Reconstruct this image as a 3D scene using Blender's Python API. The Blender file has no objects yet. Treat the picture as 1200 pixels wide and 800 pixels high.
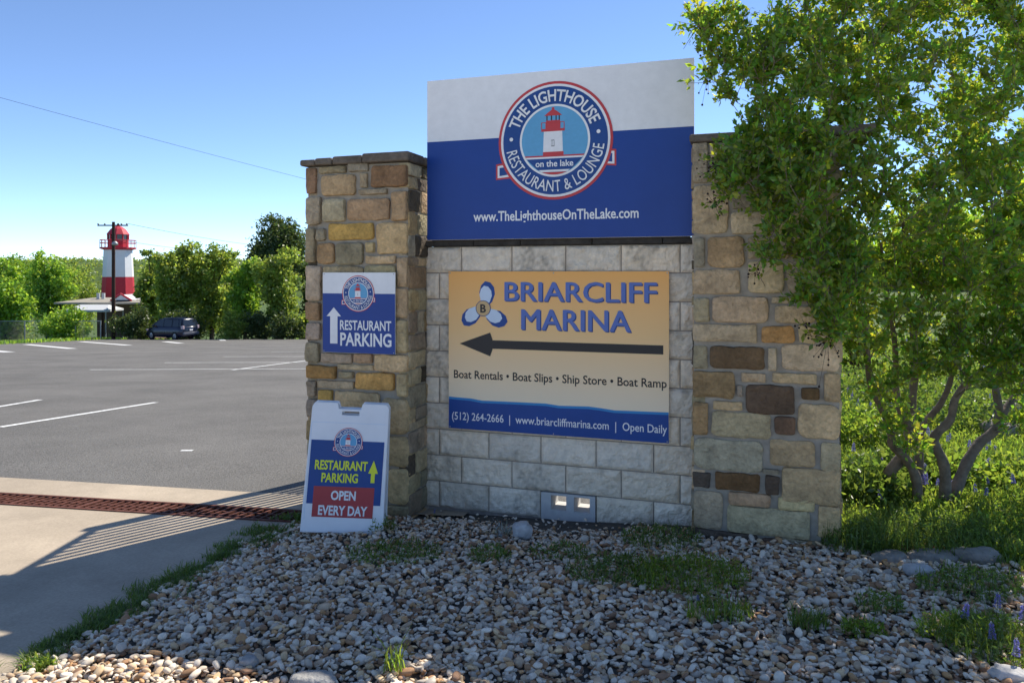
import bpy, bmesh, math, random
import numpy as np
from mathutils import Vector, Matrix, noise
R = math.radians
random.seed(7); rng = np.random.default_rng(7)
S = bpy.context.scene
COL = S.collection
# ------------------------------------------------------------------ camera, sky, sun, exposure
F, HZ, CX, CAMZ = 870.0, 320.0, 600.0, 1.88          # focal length in photo pixels, horizon row, centre column, eye height
cam_d = bpy.data.cameras.new('camera'); cam = bpy.data.objects.new('camera', cam_d); COL.objects.link(cam)
cam.location = (0, 0, CAMZ); cam.rotation_euler = (R(90), 0, 0)
cam_d.sensor_width = 36; cam_d.lens = 36*F/1200; cam_d.shift_y = -(400-HZ)/1200
cam_d.clip_start = .05; cam_d.clip_end = 6000
S.camera = cam
SUN_AZ, SUN_EL = 42.0, 48.0                            # azimuth from +Y (view) towards +X
W = bpy.data.worlds.new('World'); S.world = W; W.use_nodes = True
nt = W.node_tree; bg = nt.nodes['Background']
sky = nt.nodes.new('ShaderNodeTexSky'); sky.sky_type = 'NISHITA'; sky.sun_disc = False
sky.sun_elevation = R(SUN_EL); sky.sun_rotation = R(SUN_AZ); sky.air_density = .75; sky.dust_density = .0; sky.ozone_density = 3.5; sky.altitude = 2500
hs = nt.nodes.new('ShaderNodeHueSaturation'); hs.inputs['Saturation'].default_value = 1.0; nt.links.new(sky.outputs[0], hs.inputs['Color']); nt.links.new(hs.outputs[0], bg.inputs[0]); bg.inputs[1].default_value = .088
sd = bpy.data.lights.new('sun', 'SUN'); sd.energy = 2.7; sd.angle = R(.53); sd.color = (1, .93, .81)
sun = bpy.data.objects.new('sun', sd); COL.objects.link(sun)
sv = Vector((math.sin(R(SUN_AZ))*math.cos(R(SUN_EL)), math.cos(R(SUN_AZ))*math.cos(R(SUN_EL)), math.sin(R(SUN_EL))))
sun.rotation_euler = sv.to_track_quat('Z', 'Y').to_euler(); sun.location = (20, 20, 30)
S.view_settings.view_transform = 'Standard'; S.view_settings.look = 'None'; S.view_settings.gamma = 1
S.view_settings.use_curve_mapping = False; S.view_settings.exposure = 1.4
S.render.engine = 'CYCLES'
S.cycles.max_bounces = 8; S.cycles.transparent_max_bounces = 8

# ------------------------------------------------------------------ materials
def lin(r, g, b):
    f = lambda c: (c/255/12.92) if c/255 <= .04045 else ((c/255+.055)/1.055)**2.4
    return (f(r), f(g), f(b))
def mat(name, col=(.5, .5, .5), rough=.8, attr=False, var=.0, vscale=8., bump=0., bscale=40., spec=.3, metal=0., bdist=.01, var2=0., v2scale=1.2, vcol=None):
    m = bpy.data.materials.new(name); m.use_nodes = True
    t = m.node_tree; b = t.nodes['Principled BSDF']
    b.inputs['Roughness'].default_value = rough; b.inputs['Metallic'].default_value = metal
    b.inputs['Specular IOR Level'].default_value = spec
    tc = t.nodes.new('ShaderNodeTexCoord')
    if attr:
        a = t.nodes.new('ShaderNodeAttribute'); a.attribute_name = 'Col'; out = a.outputs['Color']
    else:
        a = t.nodes.new('ShaderNodeRGB'); a.outputs[0].default_value = (*col, 1); out = a.outputs[0]
    for amt, sc, dt in ((var, vscale, 8), (var2, v2scale, 5)):
        if amt <= 0: continue
        n = t.nodes.new('ShaderNodeTexNoise'); n.inputs['Scale'].default_value = sc; n.inputs['Detail'].default_value = dt; n.inputs['Roughness'].default_value = .65
        t.links.new(tc.outputs['Object'], n.inputs['Vector'])
        r = t.nodes.new('ShaderNodeMapRange'); r.inputs[1].default_value = .3; r.inputs[2].default_value = .7
        r.inputs[3].default_value = 1-amt; r.inputs[4].default_value = 1+amt*.6
        t.links.new(n.outputs[0], r.inputs[0])
        mx = t.nodes.new('ShaderNodeMix'); mx.data_type = 'RGBA'; mx.blend_type = 'MULTIPLY'; mx.inputs[0].default_value = 1
        t.links.new(out, mx.inputs[6]); t.links.new(r.outputs[0], mx.inputs[7]); out = mx.outputs[2]
    t.links.new(out, b.inputs['Base Color'])
    if bump > 0:
        n = t.nodes.new('ShaderNodeTexNoise'); n.inputs['Scale'].default_value = bscale; n.inputs['Detail'].default_value = 6
        t.links.new(tc.outputs['Object'], n.inputs['Vector'])
        bp = t.nodes.new('ShaderNodeBump'); bp.inputs['Strength'].default_value = bump; bp.inputs['Distance'].default_value = bdist
        t.links.new(n.outputs[0], bp.inputs['Height']); t.links.new(bp.outputs[0], b.inputs['Normal'])
    return m
def leafmat(name, dcol, tcol, tmix=.5, var=.35):
    """two-sided leaf: diffuse reflection, light passing through, a little gloss; 'Col' varies leaf by leaf"""
    m = bpy.data.materials.new(name); m.use_nodes = True
    t = m.node_tree; t.nodes.clear()
    o = t.nodes.new('ShaderNodeOutputMaterial'); d = t.nodes.new('ShaderNodeBsdfDiffuse'); tr = t.nodes.new('ShaderNodeBsdfTranslucent')
    g = t.nodes.new('ShaderNodeBsdfGlossy'); g.inputs['Roughness'].default_value = .38; g.inputs[0].default_value = (1, 1, 1, 1)
    a = t.nodes.new('ShaderNodeAttribute'); a.attribute_name = 'Col'
    for c, n in ((dcol, d), (tcol, tr)):
        mx = t.nodes.new('ShaderNodeMix'); mx.data_type = 'RGBA'; mx.blend_type = 'MULTIPLY'; mx.inputs[0].default_value = 1
        mx.inputs[6].default_value = (*c, 1); t.links.new(a.outputs['Color'], mx.inputs[7]); t.links.new(mx.outputs[2], n.inputs[0])
    m1 = t.nodes.new('ShaderNodeMixShader'); m1.inputs[0].default_value = tmix
    t.links.new(d.outputs[0], m1.inputs[1]); t.links.new(tr.outputs[0], m1.inputs[2])
    m2 = t.nodes.new('ShaderNodeMixShader'); m2.inputs[0].default_value = .025
    t.links.new(m1.outputs[0], m2.inputs[1]); t.links.new(g.outputs[0], m2.inputs[2]); t.links.new(m2.outputs[0], o.inputs[0])
    return m

M = {}
M['stone'] = mat('sandstone', rough=.9, attr=True, var=.38, vscale=6.5, bump=.95, bscale=38, bdist=.02, var2=.25, v2scale=38)
M['mortar'] = mat('grey_mortar', (.36, .32, .26), .95, var=.25, vscale=12, bump=.5, bscale=90, bdist=.006)
M['cap'] = mat('weathered_capstone', (.15, .125, .1), .95, var=.45, vscale=9, bump=.7, bscale=35, bdist=.015)
M['block'] = mat('split_face_block', (.58, .54, .48), .95, attr=True, var=.13, vscale=13, bump=.8, bscale=70, bdist=.010, var2=.16, v2scale=25)
M['jointmortar'] = mat('block_mortar', (.36, .31, .26), .95, var=.25, vscale=20, bump=.3, bscale=120, bdist=.004)
M['vent'] = mat('smooth_block', (.55, .53, .50), .9, var=.1, vscale=20, bump=.25, bscale=140, bdist=.003)
M['darkcap'] = mat('blackened_cap', (.055, .05, .045), .9, var=.5, vscale=14, bump=.5, bscale=50)
def signmat(n, c, rough=.42): return mat(n, c, rough, var=.07, vscale=2.2, var2=.05, v2scale=14, spec=.35)
M['s_white'] = signmat('sign_white', (.82, .82, .82)); M['s_blue'] = signmat('sign_royal_blue', (.008, .05, .27))
M['s_navy'] = signmat('sign_navy', (.010, .06, .25)); M['s_red'] = signmat('sign_red', (.56, .05, .055))
M['s_sky'] = signmat('sign_sky_blue', (.12, .38, .62)); M['s_dark'] = signmat('sign_black', (.022, .02, .022))
M['s_yellow'] = signmat('sign_yellow', (.78, .82, .04)); M['s_brick'] = signmat('sign_brick_red', (.42, .045, .05))
M['s_mblue'] = signmat('sign_letter_blue', (.10, .17, .48)); M['s_mdark'] = signmat('sign_letter_edge', (.012, .05, .2))
M['s_wave'] = signmat('sign_wave_blue', (.006, .06, .28)); M['s_wave2'] = signmat('sign_light_wave', (.03, .25, .55))
M['s_hub'] = signmat('sign_hub', (.62, .42, .2)); M['s_pale'] = signmat('sign_pale_blue', (.62, .72, .84))
M['plastic'] = mat('white_plastic', (.82, .82, .83), .45, var=.05, vscale=6, spec=.4)
M['alu'] = mat('sign_edge_metal', (.55, .55, .55), .4, metal=.6)
def gradmat():
    m = mat('printed_sunset', (1, 1, 1), .42, spec=.35); t = m.node_tree; b = t.nodes['Principled BSDF']
    tc = t.nodes.new('ShaderNodeTexCoord'); sp = t.nodes.new('ShaderNodeSeparateXYZ'); t.links.new(tc.outputs['Generated'], sp.inputs[0])
    cr = t.nodes.new('ShaderNodeValToRGB'); cr.color_ramp.elements[0].position = .2; cr.color_ramp.elements[0].color = (.94, .76, .53, 1)
    cr.color_ramp.elements[1].position = 1; cr.color_ramp.elements[1].color = (.94, .45, .11, 1)
    e = cr.color_ramp.elements.new(.62); e.color = (.93, .58, .25, 1)
    t.links.new(sp.outputs[2], cr.inputs[0]); t.links.new(cr.outputs[0], b.inputs['Base Color'])
    return m
M['sunset'] = gradmat()
M['asphalt'] = mat('asphalt', (.165, .157, .144), .9, var=.6, vscale=60, bump=.8, bscale=120, bdist=.012, var2=.26, v2scale=.45)
M['concrete'] = mat('driveway_concrete', (.43, .355, .265), .9, var=.16, vscale=60, bump=.25, bscale=200, bdist=.003, var2=.22, v2scale=1.3)
M['paint'] = mat('road_paint', (.70, .70, .68), .8, var=.45, vscale=22, var2=.2, v2scale=3)
M['rust'] = mat('rusty_iron', (.13, .045, .028), .85, var=.55, vscale=25, bump=.4, bscale=80, bdist=.004)
M['darkiron'] = mat('dark_drain', (.02, .016, .014), .9)
M['earth'] = mat('earth', (.10, .085, .05), .95, var=.4, vscale=3, bump=.5, bscale=20)
M['soil'] = mat('dark_soil', (.095, .085, .072), .95, var=.4, vscale=25, bump=.6, bscale=60)
M['grassground'] = mat('grass_ground', (.075, .12, .025), .95, var=.5, vscale=2, bump=.5, bscale=12)
M['pebble'] = mat('river_pebble', rough=.75, attr=True, var=.22, vscale=30, spec=.35, bump=.2, bscale=120, bdist=.002)
M['rock'] = mat('limestone_rock', (.29, .265, .225), .9, var=.4, vscale=7, bump=.8, bscale=18, bdist=.03)
M['bark'] = mat('smooth_bark', (.19, .15, .115), .85, var=.5, vscale=16, bump=.7, bscale=34, bdist=.012)
M['darkbark'] = mat('dark_bark', (.06, .05, .04), .9, var=.3, vscale=5)
M['leaf'] = leafmat('myrtle_leaf', (.09, .18, .036), (.56, .76, .06), .5)
M['grass'] = leafmat('grass_blade', (.10, .165, .03), (.40, .56, .065), .5)
M['weed'] = leafmat('weed_leaf', (.10, .16, .04), (.28, .42, .06), .4)
M['pod'] = mat('seed_pod', (.03, .018, .014), .8)
M['petal'] = leafmat('bluebonnet_petal', (.25, .25, .66), (.34, .33, .78), .4)
M['petaltip'] = leafmat('bluebonnet_tip', (.45, .47, .6), (.5, .5, .6), .35)
M['tree1'] = leafmat('oak_leaf', (.18, .26, .055), (.55, .70, .11), .45)
M['tree2'] = leafmat('fresh_leaf', (.16, .31, .045), (.55, .80, .08), .45)
M['tree3'] = leafmat('cedar_leaf', (.075, .115, .04), (.17, .24, .05), .35)
M['lh_red'] = mat('lighthouse_red', (.50, .035, .055), .6, var=.1, vscale=2)
M['lh_white'] = mat('lighthouse_white', (.75, .76, .78), .7, var=.06, vscale=2)
M['glassdark'] = mat('dark_glass', (.015, .018, .022), .08, spec=.6)
M['carpaint'] = mat('dark_blue_car_paint', (.008, .012, .035), .22, spec=.6)
M['tyre'] = mat('tyre_rubber', (.02, .02, .02), .85); M['rim'] = mat('wheel_rim', (.35, .35, .37), .35, metal=.8)
M['lamp'] = mat('tail_lamp', (.55, .42, .44), .2, spec=.6); M['plate'] = mat('licence_plate', (.75, .75, .75), .5)
M['bumper'] = mat('bumper_trim', (.10, .11, .14), .45)
M['wood'] = mat('creosoted_wood', (.055, .03, .022), .9, var=.3, vscale=2)
M['wire'] = mat('cable_black', (.02, .025, .04), .7)
M['galv'] = mat('galvanised_steel', (.35, .36, .36), .5, metal=.5)
M['roofpale'] = mat('pale_roofing', (.34, .31, .26), .8, var=.12, vscale=1.5); M['wallbrown'] = mat('brown_siding', (.17, .12, .085), .85, var=.2, vscale=1)
M['canvas'] = mat('white_canvas', (.55, .56, .57), .8); M['darkmetal'] = mat('black_steel', (.015, .015, .016), .6)

# ------------------------------------------------------------------ scene helpers
def tag(o, label=None, cat=None, group=None, kind=None):
    if label: o['label'] = label
    if cat: o['category'] = cat
    if group: o['group'] = group
    if kind: o['kind'] = kind
    return o
def thing(name, label, cat, loc=(0, 0, 0), rz=0., group=None):
    o = bpy.data.objects.new(name, None); COL.objects.link(o); o.empty_display_size = .2
    o.location = loc; o.rotation_euler = (0, 0, rz)
    return tag(o, label, cat, group)
def arrmesh(name, V, Fc, mats, parent=None, col=None, smooth=False, matidx=None, loc=None):
    """V (n,3), Fc (m,k) -> one mesh object"""
    me = bpy.data.meshes.new(name); V = np.asarray(V, np.float32); Fc = np.asarray(Fc, np.int32)
    m, k = Fc.shape
    me.vertices.add(len(V)); me.vertices.foreach_set('co', V.ravel())
    me.loops.add(m*k); me.loops.foreach_set('vertex_index', Fc.ravel())
    me.polygons.add(m); me.polygons.foreach_set('loop_start', np.arange(0, m*k, k, dtype=np.int32))
    try: me.polygons.foreach_set('loop_total', np.full(m, k, np.int32))
    except Exception: pass
    if smooth: me.polygons.foreach_set('use_smooth', np.ones(m, bool))
    if matidx is not None: me.polygons.foreach_set('material_index', np.asarray(matidx, np.int32))
    me.update(calc_edges=True); me.validate()
    if col is not None:
        ca = me.color_attributes.new('Col', 'FLOAT_COLOR', 'POINT')
        c4 = np.ones((len(V), 4), np.float32); c4[:, :3] = col; ca.data.foreach_set('color', c4.ravel())
    for mm in (mats if isinstance(mats, (list, tuple)) else [mats]): me.materials.append(mm)
    o = bpy.data.objects.new(name, me); COL.objects.link(o)
    if parent: o.parent = parent
    if loc is not None: o.location = loc
    return o
class MB:
    def __init__(s): s.v = []; s.f = []; s.m = []; s.c = []; s.sm = []
    def add(s, vs, fs, mi=0, col=None, smooth=False):
        b = len(s.v); s.v += [tuple(v) for v in vs]; s.f += [[b+i for i in f] for f in fs]
        s.m += [mi]*len(fs); s.sm += [smooth]*len(fs); s.c += [col or (1, 1, 1)]*len(vs); return s
    def box(s, x0, x1, y0, y1, z0, z1, mi=0, col=None):
        vs = [(x, y, z) for x in (x0, x1) for y in (y0, y1) for z in (z0, z1)]
        return s.add(vs, [(0, 1, 3, 2), (4, 6, 7, 5), (0, 4, 5, 1), (2, 3, 7, 6), (0, 2, 6, 4), (1, 5, 7, 3)], mi, col)
    def bbox(s, x0, x1, y0, y1, z0, z1, bev=.01, mi=0, col=None):
        bm = bmesh.new(); bmesh.ops.create_cube(bm, size=1)
        for v in bm.verts: v.co = ((x0+x1)/2+v.co.x*(x1-x0), (y0+y1)/2+v.co.y*(y1-y0), (z0+z1)/2+v.co.z*(z1-z0))
        bmesh.ops.bevel(bm, geom=bm.edges[:], offset=bev, segments=2, affect='EDGES', profile=.5)
        bm.verts.index_update(); s.add([v.co[:] for v in bm.verts], [[v.index for v in f.verts] for f in bm.faces], mi, col); bm.free(); return s
    def tube(s, pts, rad, n=8, mi=0, col=None, cap=True):
        pts = [Vector(p) for p in pts]; rad = rad if isinstance(rad, (list, tuple)) else [rad]*len(pts)
        vs = []; fs = []; up = Vector((.13, .21, 1)).normalized(); pa = None
        for i, p in enumerate(pts):
            d = (pts[min(i+1, len(pts)-1)]-pts[max(i-1, 0)]).normalized()
            a = (pa - d*pa.dot(d)) if pa else d.cross(up)
            if a.length < 1e-5: a = d.cross(Vector((1, .1, 0)))
            a.normalize(); pa = a; b = d.cross(a)
            for k in range(n):
                t = 2*math.pi*k/n; vs.append(p+(a*math.cos(t)+b*math.sin(t))*rad[i])
        for i in range(len(pts)-1):
            for k in range(n): fs.append((i*n+k, i*n+(k+1) % n, (i+1)*n+(k+1) % n, (i+1)*n+k))
        s.add(vs, fs, mi, col, True)
        if cap: s.add(vs[:n], [tuple(range(n))[::-1]], mi, col); s.add(vs[-n:], [tuple(range(n))], mi, col)
        return s
    def lathe(s, prof, n=24, mi=0, c=(0, 0), smooth=True, col=None):
        vs = []; fs = []
        for r, z in prof:
            for k in range(n):
                t = 2*math.pi*k/n; vs.append((c[0]+r*math.cos(t), c[1]+r*math.sin(t), z))
        for i in range(len(prof)-1):
            for k in range(n): fs.append((i*n+k, i*n+(k+1) % n, (i+1)*n+(k+1) % n, (i+1)*n+k))
        s.add(vs, fs, mi, col, smooth)
        s.add(vs[:n], [tuple(range(n))[::-1]], mi, col); s.add(vs[-n:], [tuple(range(n))], mi, col); return s
    def build(s, name, mats, parent=None, loc=None):
        me = bpy.data.meshes.new(name); me.from_pydata(s.v, [], s.f)
        me.polygons.foreach_set('material_index', s.m); me.polygons.foreach_set('use_smooth', s.sm)
        ca = me.color_attributes.new('Col', 'FLOAT_COLOR', 'POINT')
        c4 = np.ones((len(s.v), 4), np.float32); c4[:, :3] = s.c; ca.data.foreach_set('color', c4.ravel())
        for mm in (mats if isinstance(mats, (list, tuple)) else [mats]): me.materials.append(mm)
        me.update()
        bm = bmesh.new(); bm.from_mesh(me); bmesh.ops.recalc_face_normals(bm, faces=bm.faces[:]); bm.to_mesh(me); bm.free()
        o = bpy.data.objects.new(name, me); COL.objects.link(o)
        if parent: o.parent = parent
        if loc is not None: o.location = loc
        return o
def copy_tree(o, parent=None):
    c = o.copy(); COL.objects.link(c); c.parent = parent
    for ch in [x for x in bpy.data.objects if x.parent == o]: copy_tree(ch, c)
    return c
def sst(a, b, x): t = np.clip((x-a)/(b-a), 0, 1); return t*t*(3-2*t)

# ------------------------------------------------------------------ where things stand
TH = R(18.3); TC, TS = math.cos(TH), math.sin(TH); D0 = 5.63     # the sign wall: turned 18.3 degrees, 5.63 m away
def wf(s, p=0., z=0.):                                            # wall frame -> world: s along the wall, p towards the street
    return (s*TC-p*TS, D0-s*TS-p*TC, z)
def spx(x, p=0.): q = (x-CX)/F; return (q*(D0-p*TC)+p*TS)/(TC+q*TS)
def zpx(x, y, p=0.): return CAMZ+(HZ-y)/F*wf(spx(x, p), p)[1]
def at(x, y, Y): return Vector(((x-CX)/F*Y, Y, CAMZ+(HZ-y)/F*Y))
BA, BB = np.array((-1.70, 5.60)), np.array((-2.27, 3.4))          # line where drive meets pebbles
BD = (BB-BA)/np.linalg.norm(BB-BA); BN = np.array((-BD[1], BD[0]))  # BN points to the pebble side
def bedd(X, Y): return (X-BA[0])*BN[0]+(Y-BA[1])*BN[1]
def gz(X, Y):
    X = np.asarray(X, float); Y = np.asarray(Y, float)
    t = np.clip(Y-6.4, 0, None); base = .03*np.clip(6.4-Y, -0, 12) - .067*np.where(t < 3, t*t/6, t-1.5)
    base = base - .03*np.clip(Y-62, 0, 70) + .067*np.clip(Y-150, 0, None)
    wr = sst(.3, 2.6, X)*sst(3.5, 7, Y)*(1-sst(30, 60, Y)); zr = .03+.075*np.clip(Y-5, -2, 17)
    z = base*(1-wr)+zr*wr
    d = bedd(X, Y)
    z = z+.07*sst(0, .7, d)*(1-sst(5.0, 6.0, Y)*(1-sst(1.5, 2.5, X)))*(1-sst(6.5, 8, Y))+.03*np.clip(X-.5, 0, 2.5)*(1-sst(5, 8, Y))
    return z
def gpx(x, y):                                                     # photo pixel -> point on the ground
    q = (x-CX)/F; k = (HZ-y)/F; a, b = 1.5, 1.5
    f = lambda Y: CAMZ+k*Y-float(gz(q*Y, Y))
    while f(b) > 0 and b < 400: a = b; b *= 1.04
    for _ in range(40):
        m = (a+b)/2
        if f(m) > 0: a = m
        else: b = m
    return Vector((q*b, b, float(gz(q*b, b))))

# ------------------------------------------------------------------ ground
ax = np.concatenate([-np.geomspace(3000, 14, 40), np.arange(-13.5, 12, .25), np.geomspace(12, 3000, 40)])
ay = np.concatenate([np.linspace(-60, 0, 8), np.arange(.5, 16, .25), np.geomspace(16, 4000, 90)])
GX, GY = np.meshgrid(ax, ay, indexing='ij')
paved = (1-sst(0, .6, bedd(GX, GY)))*(GY < 62)*(GX < 1)
bed = sst(-.2, 0, bedd(GX, GY))*(GY < 6.2)*(GX < 2.6)
GZ = gz(GX, GY)-.06*np.clip(paved+bed, 0, 1)
def gridfaces(n, m):
    i, j = np.meshgrid(np.arange(n-1), np.arange(m-1), indexing='ij'); a = (i*m+j).ravel()
    return np.stack([a, a+m, a+m+1, a+1], 1)
g = arrmesh('terrain', np.stack([GX, GY, GZ], -1).reshape(-1, 3), gridfaces(*GX.shape), M['grassground'], smooth=True)
tag(g, 'green grassy ground reaching away to the far trees', kind='structure')
def sheet(name, fn, n, m, material, lift, kind='structure', label=None):
    u, v = np.meshgrid(np.linspace(0, 1, n), np.linspace(0, 1, m), indexing='ij')
    X, Y = fn(u, v); Z = gz(X, Y)+lift
    o = arrmesh(name, np.stack([X, Y, Z], -1).reshape(-1, 3), gridfaces(n, m), material, smooth=True)
    return tag(o, label, kind=kind)
dl0, dl1 = gpx(-40, 575), gpx(352, 598)                            # far edge of the trench drain
ddir = (dl1-dl0); ddir.z = 0; ddir.normalize()
dnor = Vector((-ddir.y, ddir.x, 0))                                # away from the camera
dA = dl0-ddir*10; dB = dl1+ddir*.12
DW, STRIP = .30, .36
pz = lambda p: (p.x, p.y)
# asphalt: from the concrete strip to the far lot edge
e0, e1 = gpx(0, 403.5), gpx(360, 394.5)
ed = (e1-e0).normalized()
E0, E1 = e0-ed*40, e1+ed*30
A0, A1 = dA+dnor*STRIP-ddir*30, dB+dnor*STRIP+ddir*4
def asph(u, v):
    v2 = v**2.2
    x = (A0.x*(1-u)+A1.x*u)*(1-v2)+(E0.x*(1-u)+E1.x*u)*v2; y = (A0.y*(1-u)+A1.y*u)*(1-v2)+(E0.y*(1-u)+E1.y*u)*v2
    return x, y
sheet('parking_lot', asph, 60, 120, M['asphalt'], 0.)
def strip(u, v):
    p0, p1 = dA+dnor*.0, dB+ddir*1.2
    return p0.x+(p1.x-p0.x)*u+dnor.x*(STRIP+.06)*v, p0.y+(p1.y-p0.y)*u+dnor.y*(STRIP+.06)*v
sheet('concrete_strip', strip, 80, 4, M['concrete'], .004)
def drive(u, v):
    # from the drain's near edge down to behind the camera, right edge along the pebble bed
    p0, p1 = dA-dnor*DW, dB-dnor*DW+ddir*.1
    n0x, n0y = -14, -6; n1 = BA+BD*11.5+BN*.1
    c1x = BA[0]+BN[0]*.1; c1y = BA[1]+BN[1]*.1
    # right edge: p1 -> BA -> far along BD
    t = v*1.0
    rx = np.where(t < .15, p1.x+(c1x-p1.x)*(t/.15), c1x+(n1[0]-c1x)*((t-.15)/.85)); ry = np.where(t < .15, p1.y+(c1y-p1.y)*(t/.15), c1y+(n1[1]-c1y)*((t-.15)/.85))
    lx = p0.x+(n0x-p0.x)*t; ly = p0.y+(n0y-p0.y)*t
    return lx+(rx-lx)*u, ly+(ry-ly)*u
sheet('driveway', drive, 80, 80, M['concrete'], .0)
def bedf(u, v):
    Y = -2+8.0*v; xl = BA[0]+(Y-BA[1])/BD[1]*BD[0]+.02
    return xl+(4.2-xl)*u, Y
sheet('pebble_bed_soil', bedf, 70, 90, M['soil'], -.012)
def roadf(u, v): return -60+120*u, -26+27.0*v
M['paleroad'] = mat('pale_crushed_stone', (.68, .60, .48), .9, var=.2, vscale=30, bump=.4, bscale=90)  # kept very pale so the added surface returns more sunlight
sheet('road', roadf, 60, 40, M['paleroad'], .012)  # unseen surface added behind the camera to bounce sunlight onto wall and signs
def roadmark(pts, w, name='road_marking'):
    a, b = [gpx(*p) for p in pts]
    d = (b-a); d.z = 0; L = d.length; d.normalize(); n = Vector((-d.y, d.x, 0))
    def fn(u, v): return a.x+d.x*L*u+n.x*w*(v-.5), a.y+d.y*L*u+n.y*w*(v-.5)
    sheet(name, fn, max(3, int(L*2)), 2, M['paint'], .005)
for pts, w in [(((0, 500.5), (183, 471.5)), .11), (((-40, 483), (47, 468.5)), .11), (((105, 433.2), (372, 432)), .13), (((193, 425), (372, 424.5)), .13),
               (((262, 418), (372, 417.5)), .13), (((318, 412.3), (372, 412)), .13), (((272, 433.5), (366, 421.5)), .13), (((31, 403.5), (85, 408.5)), .5), (((95, 400.2), (151, 404.6)), .5),
               (((-20, 410), (11, 412.5)), .5), (((193, 400.2), (212, 402.2)), .5), (((232, 396.5), (262, 399)), .45), (((262, 394.8), (294, 396.8)), .45), (((305, 393.5), (330, 394.5)), .45), (((212, 528), (226, 528)), .06)]:
    roadmark(pts, w)

# trench drain
td = thing('trench_drain', 'rusty iron trench drain set across the concrete driveway', 'drain', tuple(dB))
def drl(a, b):
    p = dB-ddir*a-dnor*b; return p
tz = lambda p: float(gz(p.x, p.y))
mb = MB()
Lt = (dB-dA).length
for b0, b1 in ((0, .03), (DW-.03, DW)):
    N = 30
    for i in range(N):
        q = [drl(Lt*i/N, b0), drl(Lt*(i+1)/N, b0), drl(Lt*(i+1)/N, b1), drl(Lt*i/N, b1)]
        vs = [(p.x-dB.x, p.y-dB.y, tz(p)+dz-dB.z) for dz in (-.08, .008) for p in q]
        mb.add(vs, [(3, 2, 1, 0), (4, 5, 6, 7), (0, 1, 5, 4), (1, 2, 6, 5), (2, 3, 7, 6), (3, 0, 4, 7)])
mb.build('frame', M['rust'], td)
mb = MB(); N = 30
for i in range(N):
    q = [drl(Lt*i/N, .0), drl(Lt*(i+1)/N, .0), drl(Lt*(i+1)/N, DW), drl(Lt*i/N, DW)]
    mb.add([(p.x-dB.x, p.y-dB.y, tz(p)-.05-dB.z) for p in q], [(0, 1, 2, 3)])
mb.build('channel', M['darkiron'], td)
seg = .62; k = 0
while (k+1)*seg < Lt-.5:
    mb = MB(); cells = 9
    for i in range(cells+1):
        for j in range(1 if i % 1 == 0 else 0):
            a = k*seg+.01+(seg-.02)*i/cells; w = .02
            sk = .035
            q = [drl(a, .03), drl(a+w, .03), drl(a+w+sk, DW-.03), drl(a+sk, DW-.03)]
            vs = [(p.x-dB.x, p.y-dB.y, tz(p)+dz-dB.z) for dz in (-.04, .004) for p in q]
            mb.add(vs, [(3, 2, 1, 0), (4, 5, 6, 7), (0, 1, 5, 4), (1, 2, 6, 5), (2, 3, 7, 6), (3, 0, 4, 7)])
    for bb in (.12, .20):
        q = [drl(k*seg+.012, bb), drl((k+1)*seg-.012, bb), drl((k+1)*seg-.012, bb+.015), drl(k*seg+.012, bb+.015)]
        vs = [(p.x-dB.x, p.y-dB.y, tz(p)+dz-dB.z) for dz in (-.04, .001) for p in q]
        mb.add(vs, [(3, 2, 1, 0), (4, 5, 6, 7), (0, 1, 5, 4), (1, 2, 6, 5), (2, 3, 7, 6), (3, 0, 4, 7)])
    mb.build('grate', M['rust'], td); k += 1

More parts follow.
